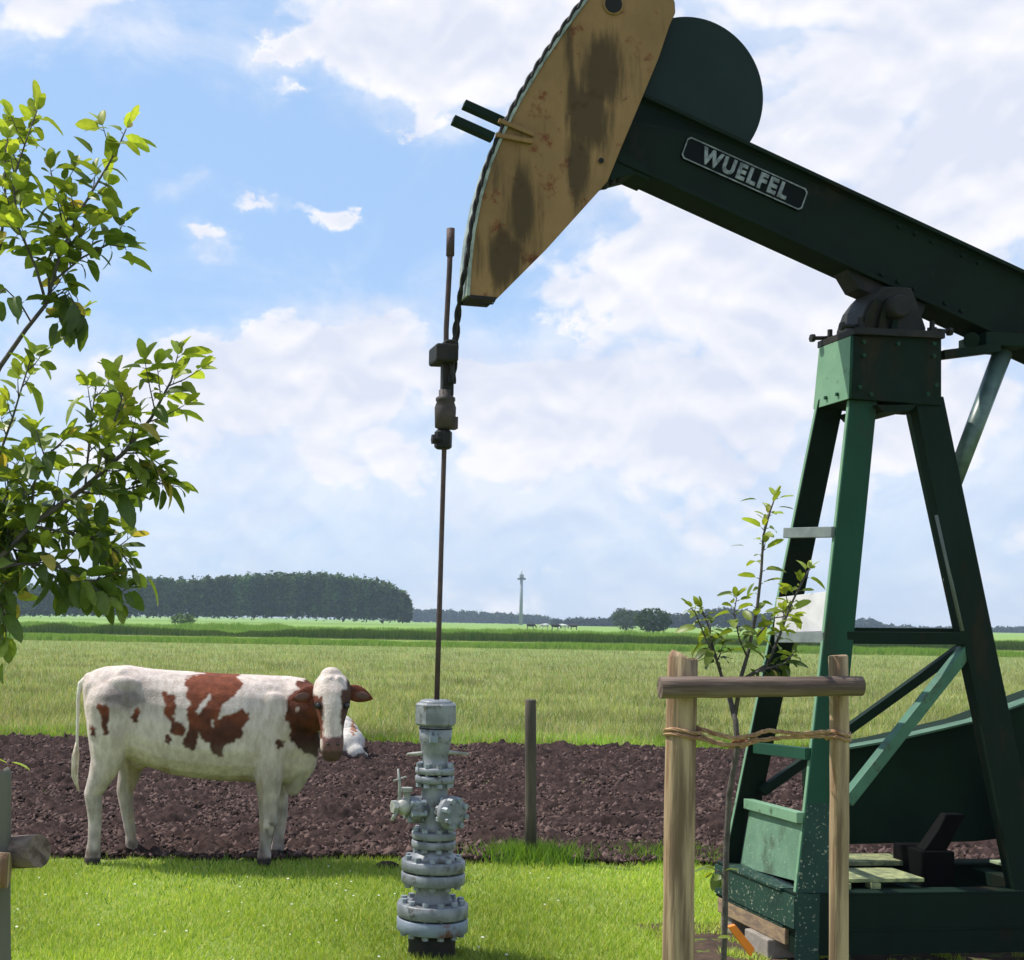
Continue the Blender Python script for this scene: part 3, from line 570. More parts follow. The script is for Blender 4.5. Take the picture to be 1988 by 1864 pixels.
# --- skid base
fc = onv(1545, 1735, KB-.02); bc_ = onv(1372, 1678, .44); zt = (fc.z+bc_.z)/2; SK = MB(); kf0, kb0 = KB-.02, .45
u0 = (onv(1545, 1735, kf0)-ROD0).dot(U)
def P(u, k, z): return ROD0+U*u+Vv*k+Z*z
def skb(mb, ua, ub, ka, kb_, za, zb): mb.hexa([P(ua, ka, za), P(ub, ka, za), P(ub, kb_, za), P(ua, kb_, za), P(ua, ka, zb), P(ub, ka, zb), P(ub, kb_, zb), P(ua, kb_, zb)])
zt = fc.z; zs = zt-.195
m1 = MB()
for (ka, s) in ((kf0, 1), (kb0, -1)):      # long I-beam sides
    k1 = ka+s*.012; skb(m1, u0+.012, u0+5, min(ka, k1), max(ka, k1), zs+.0141, zt-.0141)
    k2 = ka+s*.12; skb(m1, u0, u0+5, min(ka, k2)-.0, max(ka, k2), zt-.014, zt); skb(m1, u0, u0+5, min(ka, k2), max(ka, k2), zs, zs+.014)
skid = m1.build('skid', GREEND, pj, .003)
m2 = MB(); skb(m2, u0+.03, u0+.045, kf0+.0125, kb0-.0125, zs+.0142, zt-.0142); skb(m2, u0-.02, u0+.10, kf0+.121, kb0-.121, zt-.012, zt+.003); skb(m2, u0-.003, u0+.10, kf0+.121, kb0-.121, zs, zs+.014)
m2.build('end_beam', GREENS, pj, .002)
m3 = MB(); skb(m3, u0-.01, u0+.001, kf0-.003, kb0, zs+.02, zt-.016); m3.build('end_web', GREENS, pj)
m3 = MB(); skb(m3, u0+.02, u0+5, kf0+.003, kf0+.10, zs-.115, zs-.001); m3.build('lower_beam', GREEND, pj)
m3 = MB(); skb(m3, u0+.0, u0+.125, kf0-.0035, kf0-.0005, zs-.16, zt-.004); m3.build('corner_plate', GREENS, pj)
for i in range(5):
    mm = MB(); a = u0+.75+i*.72; skb(mm, a, a+.09, kf0+.122, kb0-.122, zt-.10, zt-.03); mm.build('cross_member', GREEND, pj)
# timber and blocks below
m4 = MB(); skb(m4, u0+.0, u0+.16, kf0+.102, kb0-.02, zs-.085, zs-.001); m4.build('sleeper', mat('sleeper_wood', (.32, .22, .12), .8, (.16, .11, .08), 12, bump=.4, bscale=50, stretch=(1, 1, 3)), pj, .006)
def block(name, u, k, w, d, h, m): mm = MB(); skb(mm, u, u+w, k, k+d, 0, h); return mm.build(name, m, pj, .008)
CONC = mat('concrete', (.30, .26, .22), .9, (.19, .165, .14), 9, bump=.5, bscale=40)
block('support_block', u0-.03, kf0+.22, .25, .26, zs-.086, CONC); block('support_block', u0+.02, kb0-.16, .3, .14, zs-.086, CONC); block('support_block', u0+2.2, kf0+.1, .3, .3, zs-.001, CONC)
dm = MB(); skb(dm, u0-.42, u0+6, kf0-.75, kb0+.12, -.05, .006); tag(dm.build('dirt_ground', mat('trodden_dirt', (.10, .065, .045), .95, (.05, .035, .028), 7, bump=.8, bscale=40, spec=.1, speck=(.10, .13, .03), speck_scale=12, speck_thr=.58)), kind='structure')
# machinery on the skid seen under the guard
m5 = MB(); skb(m5, u0+.12, u0+1.05, .1, .34, zt+.03, zt+.055); m5.build('deck_plate', mat('mossy_deck', (.24, .26, .12), .8, (.10, .12, .06), 18, var=1.6, speck=(.36, .34, .16), speck_thr=.6), pj, .003)
m5 = MB(); skb(m5, u0+.15, u0+.75, -.34, -.05, zt+.03, zt+.05); skb(m5, u0+.30, u0+.34, -.36, -.32, zt, zt+.03); skb(m5, u0+.45, u0+.50, -.36, -.30, zt, zt+.03); m5.build('deck_plate', mat('mossy_deck_bright', (.30, .32, .14), .8, (.12, .14, .07), 22, var=1.6), pj, .003)
bx = onv(1795, 1735, -.1); ub = (bx-ROD0).dot(U)
m6 = MB(); skb(m6, ub, ub+.17, -.1, .2, zt-.1, zt+.14); m6.prism([P(ub+.02, -.06, zt+.14), P(ub+.15, -.06, zt+.14), P(ub+.26, -.06, zt+.33), P(ub+.16, -.06, zt+.33)], Vv*.08); m6.build('gear_block', mat('oily_black', (.004, .004, .004), .75, spec=.08), pj, .006)
m7 = MB()
for (a, b, h) in ((.30, .36, .085), (.45, .475, .075), (.58, .61, .10)): skb(m7, ub+a, ub+b, -.39, -.37, zt, zt+h)
skb(m7, ub+.30, ub+1.3, -.38, -.2, zt+.10, zt+.115); m7.build('rail_bracket', mat('bracket_pale', (.30, .36, .18), .7, (.22, .28, .2), 9), pj, .002)
m8 = MB(); m8.tube([onv(1755, 1632, .5), onv(1770, 1668, .4)], .007, 6); m8.build('pipe', DARKM, pj)

# --- polished rod, bridle ropes and carrier (they hang from the horsehead and move with it)
rod_x = lambda y: 875+(848-875)*(y-445)/(1357-445)+(-3 if 560 < y < 700 else 0)
rp = [onv(rod_x(y), y, 0) for y in (447, 520, 640, 760, 900, 1050, 1200, 1362)]
rod = MB().tube(rp, [.015, .0135, .0135, .0135, .0125, .0125, .0135, .0135], 10).build('polished_rod', RUSTY, pj)
MB().tube([onv(875, 444, 0), onv(874, 497, 0)], .021, 12).build('rod_coupling', RUSTY, rod)
off = lambda p, q: p
for k in (-.135, -.035):
    kq = k+.085
    pts = [onv(x-9, y-2, k) for x, y in ([(1185, -60)]+ARC[:-1])]+[onv(x, y, kk_) for x, y, kk_ in ((895, 560, k*.8+.02), (884 if kq < 0 else 889, 630, k*.4+.04), (874 if kq < 0 else 880, 745, kq))]
    # twisted two-strand wire rope
    fine = []
    for a, b in zip(pts[:-1], pts[1:]):
        n = max(2, int((b-a).length/.02)); fine += [a.lerp(b, i/n) for i in range(n)]
    fine.append(pts[-1]); mb = MB()
    for ph in (0, math.pi):
        st = []
        for i, p in enumerate(fine):
            t = (fine[min(i+1, len(fine)-1)]-fine[max(i-1, 0)]).normalized(); n = t.cross(Vv).normalized(); a = i*.75+ph; st.append(p+(n*math.cos(a)+Vv*math.sin(a))*.007)
        mb.tube(st, .0078, 6)
    mb.build('wire_rope', DARKM, pj)
rc = lambda y: onv(rod_x(y)-2, y, 0)
c1 = MB(); c1.box(onv(861, 690, 0), U*.058, Vv*.09, Z*.045).box(onv(870, 668, 0), U*.03, Vv*.07, Z*.012); c1 = c1.build('carrier_bar', DARKM, pj, .012)
MB().box(onv(868, 738, 0), U*.030, Vv*.03, Z*.085).build('carrier_sleeve', DARKM, pj, .008)
c2 = MB(); c2.lathe(onv(864, 830, 0), [(.030, -.01), (.052, .0), (.055, .10), (.045, .13), (.05, .135), (.05, .15), (.035, .16), (.035, .19)], 14); c2.box(onv(879, 822, 0), U*.02, Vv*.03, Z*.03); c2.build('load_cell', mat('rust_brown', (.06, .04, .038), .7, (.03, .022, .02), 14, bump=.3, bscale=70), pj)
c3 = MB(); c3.lathe(onv(860, 872, 0), [(.034, 0), (.045, .01), (.045, .085), (.03, .10)], 8, False); c3.tube([onv(860, 853, -.03), onv(838, 853, -.03)], .013, 8).lathe(onv(846, 853, -.03), [(.026, 0), (.026, .02)], 6, False, axis=-U); c3.build('rod_clamp', DARKM, pj)

# ================================================================= WELLHEAD
GP = mat('grey_paint', (.245, .258, .275), .45, (.135, .145, .158), 9, spec=.45, var=1.5, rust=(.08, .075, .07), rust_amt=.34, rscale=14, bump=.12, bscale=70)
GPr = mat('grey_paint_rusty', (.22, .26, .31), .5, (.16, .19, .23), 7, spec=.4, rust=(.13, .045, .03), rust_amt=.34, bump=.2, bscale=60, rscale=7)
wh = thing('wellhead', ROD0, 'grey painted flanged wellhead standing on a short black pipe', 'wellhead')
sc = F/WY; zz = lambda y: at(838, y, WY).z; rp_ = lambda r: r/sc
def ring(name, y0, y1, r, m=GP, seg=40, ph=0., sm=True, ch=.006):
    a, b = zz(y1), zz(y0); return MB().lathe((WX, WY, 0), [(rp_(r)-ch, a), (rp_(r), a+ch), (rp_(r), b-ch), (rp_(r)-ch, b)], seg, sm, ph=ph).build(name, m, wh, 0)
def prof(name, pts, m=GP, seg=40): return MB().lathe((WX, WY, 0), [(rp_(r), zz(y)) for y, r in pts], seg).build(name, m, wh)
def bolts(y0, y1, r, n, par, ph=.2):
    mb = MB()
    for i in range(n):
        a = 2*math.pi*i/n+ph; p = Vector((WX+rp_(r)*math.cos(a), WY+rp_(r)*math.sin(a), 0)); mb.lathe(p, [(.010, zz(y1)-.006), (.010, zz(y0)+.006)], 8)
        for (s, e) in ((zz(y0)-.002, zz(y0)+.018), (zz(y1)-.018, zz(y1)+.002)): mb.lathe(p, [(.017, s), (.017, e)], 6, False)
    mb.build('bolt', mat('bolt_grey', (.30, .34, .38), .45, (.12, .13, .14), 20) if 'bolt_grey' not in bpy.data.materials else bpy.data.materials['bolt_grey'], par)
prof('base_pipe', [(1874, 46), (1856, 48), (1838, 45), (1826, 46), (1812, 44), (1805, 38)], DARKM)
f = ring('flange', 1780, 1806, 69, GPr); ring('gasket', 1777, 1780.5, 60, DARKM); f2 = ring('flange', 1751, 1777, 69, GP); bolts(1750, 1807, 57, 12, f2)
prof('spool', [(1751, 44), (1743, 36), (1730, 31), (1720, 34), (1714, 44)])
f = ring('flange', 1692, 1714, 62, GP); ring('gasket', 1689, 1692.5, 52, DARKM); f2 = ring('flange', 1668, 1689, 62, GP); bolts(1667, 1715, 50, 10, f2)
prof('cone', [(1669, 50), (1660, 44), (1652, 36), (1645, 30)])
ring('flange', 1630, 1645, 43); ring('gasket', 1627.5, 1630.5, 36, DARKM); f2 = ring('flange', 1613, 1627.5, 43); bolts(1613, 1645, 35, 8, f2)
prof('valve_body', [(1613, 34), (1604, 29), (1590, 27), (1560, 26), (1530, 25), (1519, 27)])
# side outlets: bolted round bonnet to the front right, choke to the left
def outlet(name, ax_, y, d, r, nb, par):
    ax_ = Vector(ax_).normalized(); c = Vector((WX, WY, zz(y))); mb = MB()
    mb.lathe(c, [(.05, 0), (.05, d-.03), (r, d-.028), (r, d), (r*.9, d+.004), (r*.86, d+.022), (r*.5, d+.026)], 26, axis=ax_); o = mb.build(name, GP, par)
    ref = ax_.cross(Z).normalized(); b2 = MB()
    for i in range(nb):
        a = 2*math.pi*i/nb+.3; p = c+(ref*math.cos(a)+Z*math.sin(a))*(r*.80)+ax_*(d-.045); b2.lathe(p, [(.017, 0), (.017, .05), (.015, .08)], 7, False, axis=ax_)
    b2.build('bolt', bpy.data.materials['bolt_grey'], o); return o
outlet('bonnet', (.62, -.78, 0), 1572, .135, .085, 8, wh)
outlet('bonnet', (-.9, -.35, 0), 1570, .115, .065, 6, wh)
ch = MB(); ca = Vector((-.95, -.3, 0)).normalized(); cp = Vector((WX, WY, zz(1564)))
ch.tube([cp+ca*.10, cp+ca*.22], [.03, .028], 12).ball(cp+ca*.165, .045).lathe(cp+ca*.15+Z*.02, [(.02, 0), (.02, .05), (.03, .055), (.03, .075)], 8, False)
ch.lathe(cp+ca*.215, [(.034, -.01), (.034, .014)], 6, False, axis=ca); ch = ch.build('choke', mat('worn_light_grey', (.42, .42, .38), .5, (.2, .2, .18), 14, bump=.3), wh)
MB().tube([cp+ca*.19, cp+ca*.19+Z*.10, cp+ca*.20+Z*.19], [.010, .008, .005], 8).tube([cp+ca*.185-Vv*.01-Z*.02+ca*.02, cp+ca*.185+ca*.045-Z*.07], [.012, .008], 8).tube([cp+ca*.155+Z*.15, cp+ca*.225+Z*.13], .005, 6).build('valve_handle', bpy.data.materials['worn_light_grey'], ch)
ring('flange', 1505, 1519, 38); ring('gasket', 1502, 1505.5, 31, DARKM); f2 = ring('flange', 1489, 1502, 38); bolts(1488, 1520, 31, 8, f2)
prof('neck', [(1489, 30), (1480, 25), (1462, 25), (1456, 28), (1448, 28), (1436, 31), (1409, 32)])
MB().tube([Vector((WX-.145, WY-.03, zz(1464))), Vector((WX-.06, WY, zz(1463))), Vector((WX+.06, WY, zz(1460))), Vector((WX+.17, WY-.02, zz(1462)))], [.006, .012, .012, .006], 8).build('wing_bar', bpy.data.materials['worn_light_grey'], wh)
nb_ = MB()
for s in (-1, 1): nb_.box((WX-.02+s*.012, WY-.085, zz(1428)), (.006, 0, 0), (0, .01, 0), (0, 0, .03))
nb_.box((WX-.015, WY-.088, zz(1432)), (.02, 0, 0), (0, .012, 0), (0, 0, .018)); nb_.build('lug', GPr, wh, .003)
sb_ = ring('stuffing_box', 1364, 1408, 41, GP, 8, R(12), False, .010); ring('top_ring', 1411, 1416, 33, DARKM)
MB().lathe((WX, WY, 0), [(rp_(34), zz(1366)), (rp_(30), zz(1360)), (rp_(22), zz(1358))], 24).build('gland', GP, wh)

# ================================================================= FENCE POST
fp = ground_at(1030, 1672); ft = at(1030, 1358, fp.y)
M_post = mat('weathered_wood', (.11, .088, .062), .9, (.045, .038, .028), 14, bump=.7, bscale=30, stretch=(1, 1, .15))
post = MB().tube([fp, fp.lerp(ft, .3), fp.lerp(ft, .7), ft-Z*.01, ft], [.042, .041, .040, .040, .034], 12, jit=.08).build('fence_post', M_post, None, origin=fp)
tag(post, 'short weathered wooden post at the edge of lawn and soil', 'fence post')
def tuft(c, n, r, h, label, name='grass_tuft'):
    x = c[0]+RNG.normal(0, r, n); y = c[1]+RNG.normal(0, r*.7, n); hh = h*(.4+RNG.random(n)*.8); a = RNG.random(n)*6.28; V = np.empty((n, 3, 3)); w = .005
    V[:, 0] = np.stack([x-w, y, 0*x], 1); V[:, 1] = np.stack([x+w, y, 0*x], 1); V[:, 2] = np.stack([x+np.cos(a)*hh*.6, y+np.sin(a)*hh*.6, hh], 1)
    c_ = np.repeat((np.array([(.13, .24, .03), (.18, .30, .05), (.08, .15, .02)])[RNG.integers(0, 3, n)])[:, None], 3, 1)
    tag(link(name, np_mesh(name, V.reshape(-1, 3), np.arange(3*n).reshape(-1, 3), None, 3, c_.reshape(-1, 3)), M_grass), label, 'grass', kind='stuff')
tuft(fp, 1400, .16, .14, 'longer grass tuft round the foot of the fence post')
tuft(ground_at(1300, 1668), 900, .22, .10, 'longer grass at the lawn edge beside the stakes')
tuft(ground_at(500, 1690), 900, .7, .05, 'slightly longer lawn edge below the cow')
hp = ground_at(752, 1684); mbh = MB().ball((hp.x, hp.y, 0), .09, 10, 6, (1, .7, .5)); tag(mbh.build('soil_mound', M_soil, None, origin=hp), 'small dark earth mound on the lawn left of wellhead', 'mound')

# ================================================================= COWS
def inpoly(x, y, P):
    c = False; n = len(P)
    for i in range(n):
        (x0, y0), (x1, y1) = P[i], P[i-1]
        if (y0 > y) != (y1 > y) and x < (x1-x0)*(y-y0)/(y1-y0)+x0: c = not c
    return c
KC = .7457/2.339
cf0 = ground_at((150+350/2.339)*.7457, (1680+1305/2.339)*.7457); CY = cf0.y; CS = KC/F*CY      # metres per sketch unit
def cw(cx, cy, d=0.): p = at(150*.7457+cx*KC, 1680*.7457+cy*KC, CY); return Vector((p.x, CY+d, p.z))
def fuse(mb, voxel, smooth, name, m, parent, it=6):
    me = bpy.data.meshes.new('tmp'); me.from_pydata(mb.v, [], mb.f); o = bpy.data.objects.new('tmp', me); C.objects.link(o)
    r = o.modifiers.new('r', 'REMESH'); r.mode = 'VOXEL'; r.voxel_size = voxel; s = o.modifiers.new('s', 'SMOOTH'); s.iterations = it; s.factor = smooth
    bpy.context.view_layer.update(); dg = bpy.context.evaluated_depsgraph_get(); out = bpy.data.meshes.new_from_object(o.evaluated_get(dg)); bpy.data.objects.remove(o); bpy.data.meshes.remove(me)
    out.polygons.foreach_set('use_smooth', [True]*len(out.polygons)); out.name = name; out.materials.clear(); return out
def loft(mb, st, seg=20, power=2.3):   # stations (cx, top, bottom, half width m, depth centre)
    vs = []
    for cx, t, b, hw, dc in st:
        c = (t+b)/2; h = (b-t)/2
        for k in range(seg):
            a = 2*math.pi*k/seg; ca, sa = math.cos(a), math.sin(a); q = 2/power
            vs.append(cw(cx, c-h*math.copysign(abs(sa)**q, sa), dc-hw*math.copysign(abs(ca)**q, ca)))
    n = len(st); mb.add(vs, [(i*seg+k, i*seg+(k+1) % seg, (i+1)*seg+(k+1) % seg, (i+1)*seg+k) for i in range(n-1) for k in range(seg)]+[list(range(seg))[::-1], list(range((n-1)*seg, n*seg))])
def limb(mb, pts, seg=14, flat=1.0):     # (cx, cy, depth, radius units)
    dense = []
    for a, b in zip(pts[:-1], pts[1:]):
        n = 4; dense += [tuple(a[k]+(b[k]-a[k])*i/n for k in range(4)) for i in range(n)]
    dense.append(pts[-1]); mb.tube([cw(a, b, c) for a, b, c, r in dense], [r*CS for a, b, c, r in dense], seg)
    for p in (pts[0], pts[-1]): mb.ball(cw(*p[:3]), p[3]*CS*.98)
cow = thing('cow', (cf0.x, CY, 0), 'white cow with red brown patches standing side on with its head turned to the camera', 'cow')
mb = MB()
loft(mb, [(158, 215, 300, .05, 0), (180, 180, 450, .13, 0), (215, 152, 590, .20, 0), (290, 128, 640, .25, 0), (430, 119, 690, .27, 0), (560, 140, 742, .28, 0), (700, 152, 790, .31, 0), (850, 160, 812, .33, 0), (1000, 170, 826, .33, 0), (1150, 176, 832, .31, 0), (1300, 182, 842, .27, 0), (1420, 186, 850, .23, 0), (1510, 200, 800, .17, -.02), (1560, 240, 700, .11, -.04)])
limb(mb, [(1440, 400, -.03, 205), (1500, 390, -.08, 175), (1560, 370, -.16, 145), (1625, 330, -.24, 105), (1655, 300, -.28, 85)])            # neck
limb(mb, [(1420, 700, -.02, 120), (1460, 800, -.03, 70), (1430, 870, -.01, 50)]); limb(mb, [(1520, 560, -.10, 85), (1500, 720, -.07, 75), (1450, 850, -.03, 40)])
limb(mb, [(1290, 420, -.15, 110), (1290, 620, -.17, 100), (1290, 800, -.17, 84), (1288, 900, -.17, 68), (1286, 1000, -.17, 56), (1286, 1070, -.17, 55), (1276, 1130, -.17, 42), (1268, 1200, -.17, 36), (1264, 1250, -.18, 44), (1262, 1290, -.18, 47)])    # near fore leg
limb(mb, [(1330, 620, .14, 80), (1345, 900, .14, 60), (1350, 1060, .15, 50), (1344, 1190, .15, 34), (1338, 1245, .15, 42), (1336, 1272, .15, 44)])
limb(mb, [(340, 350, -.13, 155), (340, 540, -.14, 140), (320, 690, -.15, 100), (276, 800, -.16, 72), (236, 885, -.16, 54), (246, 960, -.16, 50), (250, 1060, -.16, 42), (246, 1170, -.17, 40), (240, 1240, -.17, 47), (236, 1296, -.18, 52)])   # near hind leg
limb(mb, [(420, 500, .10, 130), (440, 680, .12, 100), (420, 800, .14, 70), (392, 900, .15, 55), (398, 960, .15, 48), (412, 1060, .15, 42), (428, 1180, .15, 34), (434, 1240, .15, 42), (438, 1278, .15, 42)])
limb(mb, [(560, 640, 0, 90), (500, 700, 0, 62)])                                                                                               # udder
limb(mb, [(410, 180, -.13, 46), (420, 200, .13, 46)]); limb(mb, [(200, 190, -.06, 30), (170, 220, -.05, 22)])                                      # hip and pin bones
# head: poll at top, muzzle down towards the camera
HD = [(168, 62, .075, -.255), (205, 92, .11, -.27), (260, 106, .14, -.285), (320, 100, .15, -.30), (380, 86, .145, -.325), (440, 68, .125, -.36), (500, 60, .105, -.395), (545, 64, .092, -.425), (590, 62, .082, -.435), (635, 52, .070, -.43), (665, 36, .05, -.425)]
vs = []; seg = 22
for cy, hw, hd, dc in HD:
    hw *= 1.10
    cx = 1668-(cy-168)*.01-4*0
    for k in range(seg):
        a = 2*math.pi*k/seg; ca, sa = math.cos(a), math.sin(a); vs.append(cw(cx+hw*math.copysign(abs(ca)**.85, ca), cy, dc+hd*math.copysign(abs(sa)**.85, sa)))
mb.add(vs, [(i*seg+k, i*seg+(k+1) % seg, (i+1)*seg+(k+1) % seg, (i+1)*seg+k) for i in range(len(HD)-1) for k in range(seg)]+[list(range(seg))[::-1], list(range((len(HD)-1)*seg, len(HD)*seg))])
mb.ball(cw(1662, 172, -.27), 50*CS, sc=(1.35, 1.1, 1)); [mb.ball(cw(1625+i*16, 200+14*math.sin(i*2.3), -.352), 21*CS) for i in range(6)]; [mb.ball(cw(x_, y_, d_), r_*CS, sc=q_) for x_, y_, d_, r_, q_ in ((430, 235, -.21, 80, (1.4, .42, .7)), (225, 260, -.15, 55, (.8, .45, 1)), (1320, 450, -.215, 150, (.8, .32, 1.2)), (330, 480, -.225, 130, (.9, .35, 1.2)), (1400, 600, -.20, 80, (.9, .4, .9)))]; mb.ball(cw(1590, 335, -.37), 30*CS); mb.ball(cw(1745, 335, -.37), 30*CS)
body = fuse(mb, .0085, .6, 'body', None, cow, 18)
BR = [[(800, 190), (950, 140), (1112, 150), (1122, 240), (1062, 300), (1012, 372), (1000, 420), (1085, 392), (1135, 368), (1182, 395), (1175, 440), (1130, 500), (1095, 560), (1030, 590), (1015, 655), (950, 620), (960, 560), (885, 520), (850, 610), (795, 600), (785, 545), (830, 480), (820, 400), (812, 300), (790, 235)],
      [(655, 280), (730, 278), (752, 350), (745, 430), (800, 470), (780, 530), (725, 515), (708, 440), (668, 370)], [(272, 330), (360, 360), (362, 440), (350, 520), (310, 520), (300, 440)], [(485, 365), (538, 380), (520, 445), (492, 450)],
      [(1402, 310), (1500, 195), (1560, 150), (1600, 200), (1592, 440), (1606, 660), (1560, 670), (1500, 640), (1425, 560), (1392, 430)], [(690, 530), (718, 530), (716, 565), (694, 562)], [(240, 470), (270, 480), (268, 535), (248, 530)], [(1350, 560), (1385, 575), (1370, 612), (1345, 600)]]
WHH = [[(860, 392), (938, 270), (962, 300), (885, 402)], [(960, 440), (985, 445), (975, 475), (955, 470)], [(862, 545), (905, 540), (895, 575)]]
org = cw(0, 0); ux = (cw(1000, 0)-org)/1000; uz = (cw(0, 1000)-org)/1000
def skin(co):
    x, z = co.x-org.x, co.z-org.z; det = ux.x*uz.z-uz.x*ux.z; cx = (x*uz.z-z*uz.x)/det; cy = (z*ux.x-x*ux.z)/det; d = co.y-CY
    wx = cx+26*noise.noise(co*14)+14*noise.noise(co*38); wy = cy+26*noise.noise(co*14+Vector((9, 0, 0)))+14*noise.noise(co*38+Vector((0, 5, 0)))
    white = Vector((.68, .58, .52)); c = white*(1+.16*noise.noise(co*9)); brown = Vector((.20, .052, .022)).lerp(Vector((.085, .030, .020)), max(0, min(1, (cy-380)/160+1.1*noise.noise(co*10))))*(1+.4*noise.noise(co*22)); dark = Vector((.075, .035, .025))  # brown darkens downward: lit top and shaded flank put into the patches
    head = d < -.19 and cx > 1545 and cy < 690
    if head:
        if (cx > 1718+14*noise.noise(co*30) and 250 < cy < 530) or (cx > 1752): c = dark*1.3
        if cx < 1612+10*noise.noise(co*30) and 290 < wy < 540: c = Vector((.15, .045, .022))
        for ex0 in (1584, 1752):
            if ((cx-ex0)/30)**2+((cy-345)/26)**2 < 1+.5*noise.noise(co*40): c = Vector((.05, .03, .025))
        if 1630 < cx < 1712 and 200 < cy < 500: c = c*(1+.12*noise.noise(co*30))
        if cy > 520+8*noise.noise(co*40) and 1608 < cx < 1732: c = Vector((.20, .10, .095))*(.8 if cy > 600 else 1)
        if cy > 600: c = Vector((.11, .06, .05))
        return c
    if d < .12 or cy < 330:
        for P_ in BR:
            if inpoly(wx, wy, P_):
                c = brown if P_ is not BR[4] else brown*.62
                for Q in WHH:
                    if inpoly(wx, wy, Q): c = white
                if P_ is BR[4] and noise.noise(co*11+Vector((3, 3, 3))) > .62: c = white*.8
                break
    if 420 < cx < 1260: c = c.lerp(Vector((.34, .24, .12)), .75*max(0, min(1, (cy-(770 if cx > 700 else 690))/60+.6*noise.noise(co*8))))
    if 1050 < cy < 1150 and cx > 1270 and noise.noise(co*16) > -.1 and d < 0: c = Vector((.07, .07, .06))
    if cy > 560: c = c.lerp(Vector((.33, .29, .26)), min(1, (cy-560)/350)*max(0, .55+.6*noise.noise(co*13)))  # lower body and legs greyed: dirt plus shade put into the coat
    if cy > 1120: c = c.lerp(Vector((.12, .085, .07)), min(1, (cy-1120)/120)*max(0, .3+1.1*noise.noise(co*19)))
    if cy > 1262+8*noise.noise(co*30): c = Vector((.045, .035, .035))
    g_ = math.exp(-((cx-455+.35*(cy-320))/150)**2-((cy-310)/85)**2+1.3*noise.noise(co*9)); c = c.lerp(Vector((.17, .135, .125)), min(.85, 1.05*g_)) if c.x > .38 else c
    return c
def soft(co): return sum((skin(co+Vector(o)) for o in ((.004, 0, .004), (-.004, 0, .004), (.004, 0, -.004), (-.004, 0, -.004))), Vector())/4
def paint(me, fn):
    a = me.color_attributes.new('col', 'FLOAT_COLOR', 'POINT'); buf = np.ones((len(me.vertices), 4), np.float32)
    for i, v in enumerate(me.vertices): buf[i, :3] = fn(v.co)
    a.data.foreach_set('color', buf.ravel())
paint(body, soft)
FUR = mat('cow_hair', (0, 0, 0), .75, (.74, .71, .68), nscale=28, attr='col', bump=.8, bscale=110, stretch=(1, 1, .45), spec=.2)
bo = link('body', body, FUR, cow)
FURB = mat('brown_hair', (.20, .055, .025), .8, (.10, .03, .02), 30, bump=.4, bscale=150, spec=.2)
PINK = mat('ear_inside', (.15, .07, .055), .8)
def ear(bx_, by_, tx, ty, d0, d1, wid):
    mb = MB(); a, b = cw(bx_, by_, d0), cw(tx, ty, d1); t = (b-a); L_ = t.length; t.normalize(); up = (Z-t*Z.dot(t)).normalized(); n = t.cross(up); vs = []; S_ = 12; G = 14
    for i in range(S_+1):
        s = i/S_; w = wid*CS*max(.02, math.sin(math.pi*(.16+.84*s)**.85)**.8); 
        for k in range(G):
            an = 2*math.pi*k/G; x, y = math.cos(an)*w, math.sin(an)*w*.28; vs.append(a+t*L_*s+up*x+n*(y+.35*abs(x)*0)-Z*(.018*s*s))
    mb.add(vs, [(i*G+k, i*G+(k+1) % G, (i+1)*G+(k+1) % G, (i+1)*G+k) for i in range(S_) for k in range(G)]+[list(range(G))[::-1], list(range(S_*G, S_*G+G))], True)
    e = mb.build('ear', FURB, cow); sub = MB(); mid = a.lerp(b, .55)
    sub.ball((0, 0, 0), 1, 12, 8); sub.v = [tuple(mid-Vector((0, wid*CS*.24, 0))+t*(v[0]*L_*.30)+up*(v[2]*wid*CS*.45)+Vector((0, v[1]*.006, 0))-Z*.008) for v in sub.v]; sub.build('ear_inside', PINK, e)
ear(1578, 272, 1424, 300, -.29, -.33, 50); ear(1758, 268, 1910, 296, -.27, -.29, 50)
EYE = mat('cow_eye', (.012, .010, .010), .12, spec=.6)
for ex_ in (1584, 1752):
    MB().ball(cw(ex_, 345, -.424+(.0)), 17*CS).build('eye', EYE, cow)
for nx_ in (1640, 1698): MB().ball(cw(nx_, 560, -.514), 9*CS, sc=(1, .5, .8)).build('nostril', EYE, cow)
mb = MB(); limb(mb, [(178, 205, 0, 24), (140, 235, 0, 18), (126, 320, -.01, 12), (124, 450, -.01, 10), (120, 600, -.01, 10)]); tl = fuse(mb, .006, .4, 'tail', None, None, 3); paint(tl, lambda co: Vector((.78, .74, .66))); tailo = link('tail', tl, FUR, cow)
mb = MB()
for i in range(46):
    a = random.random()*6.28; r = random.random()*8; e = random.uniform(700, 905); bul = random.uniform(12, 30)*(.4+.6*random.random())
    mb.tube([cw(120+r*math.cos(a), 590, -.01+.004*math.sin(a)), cw(112+bul*math.cos(a), 660+random.random()*30, -.01+bul*CS*math.sin(a)), cw(106+bul*math.cos(a)*.9, 600+(e-600)*.75, -.01+bul*CS*.6*math.sin(a)), cw(110+bul*.3*math.cos(a)+(e-700)*.1, e, -.01)], [.004, .007, .006, .002], 5)
mb.build('tail_switch', mat('tail_hair', (.72, .66, .56), .8, (.45, .38, .28), 14), tailo)

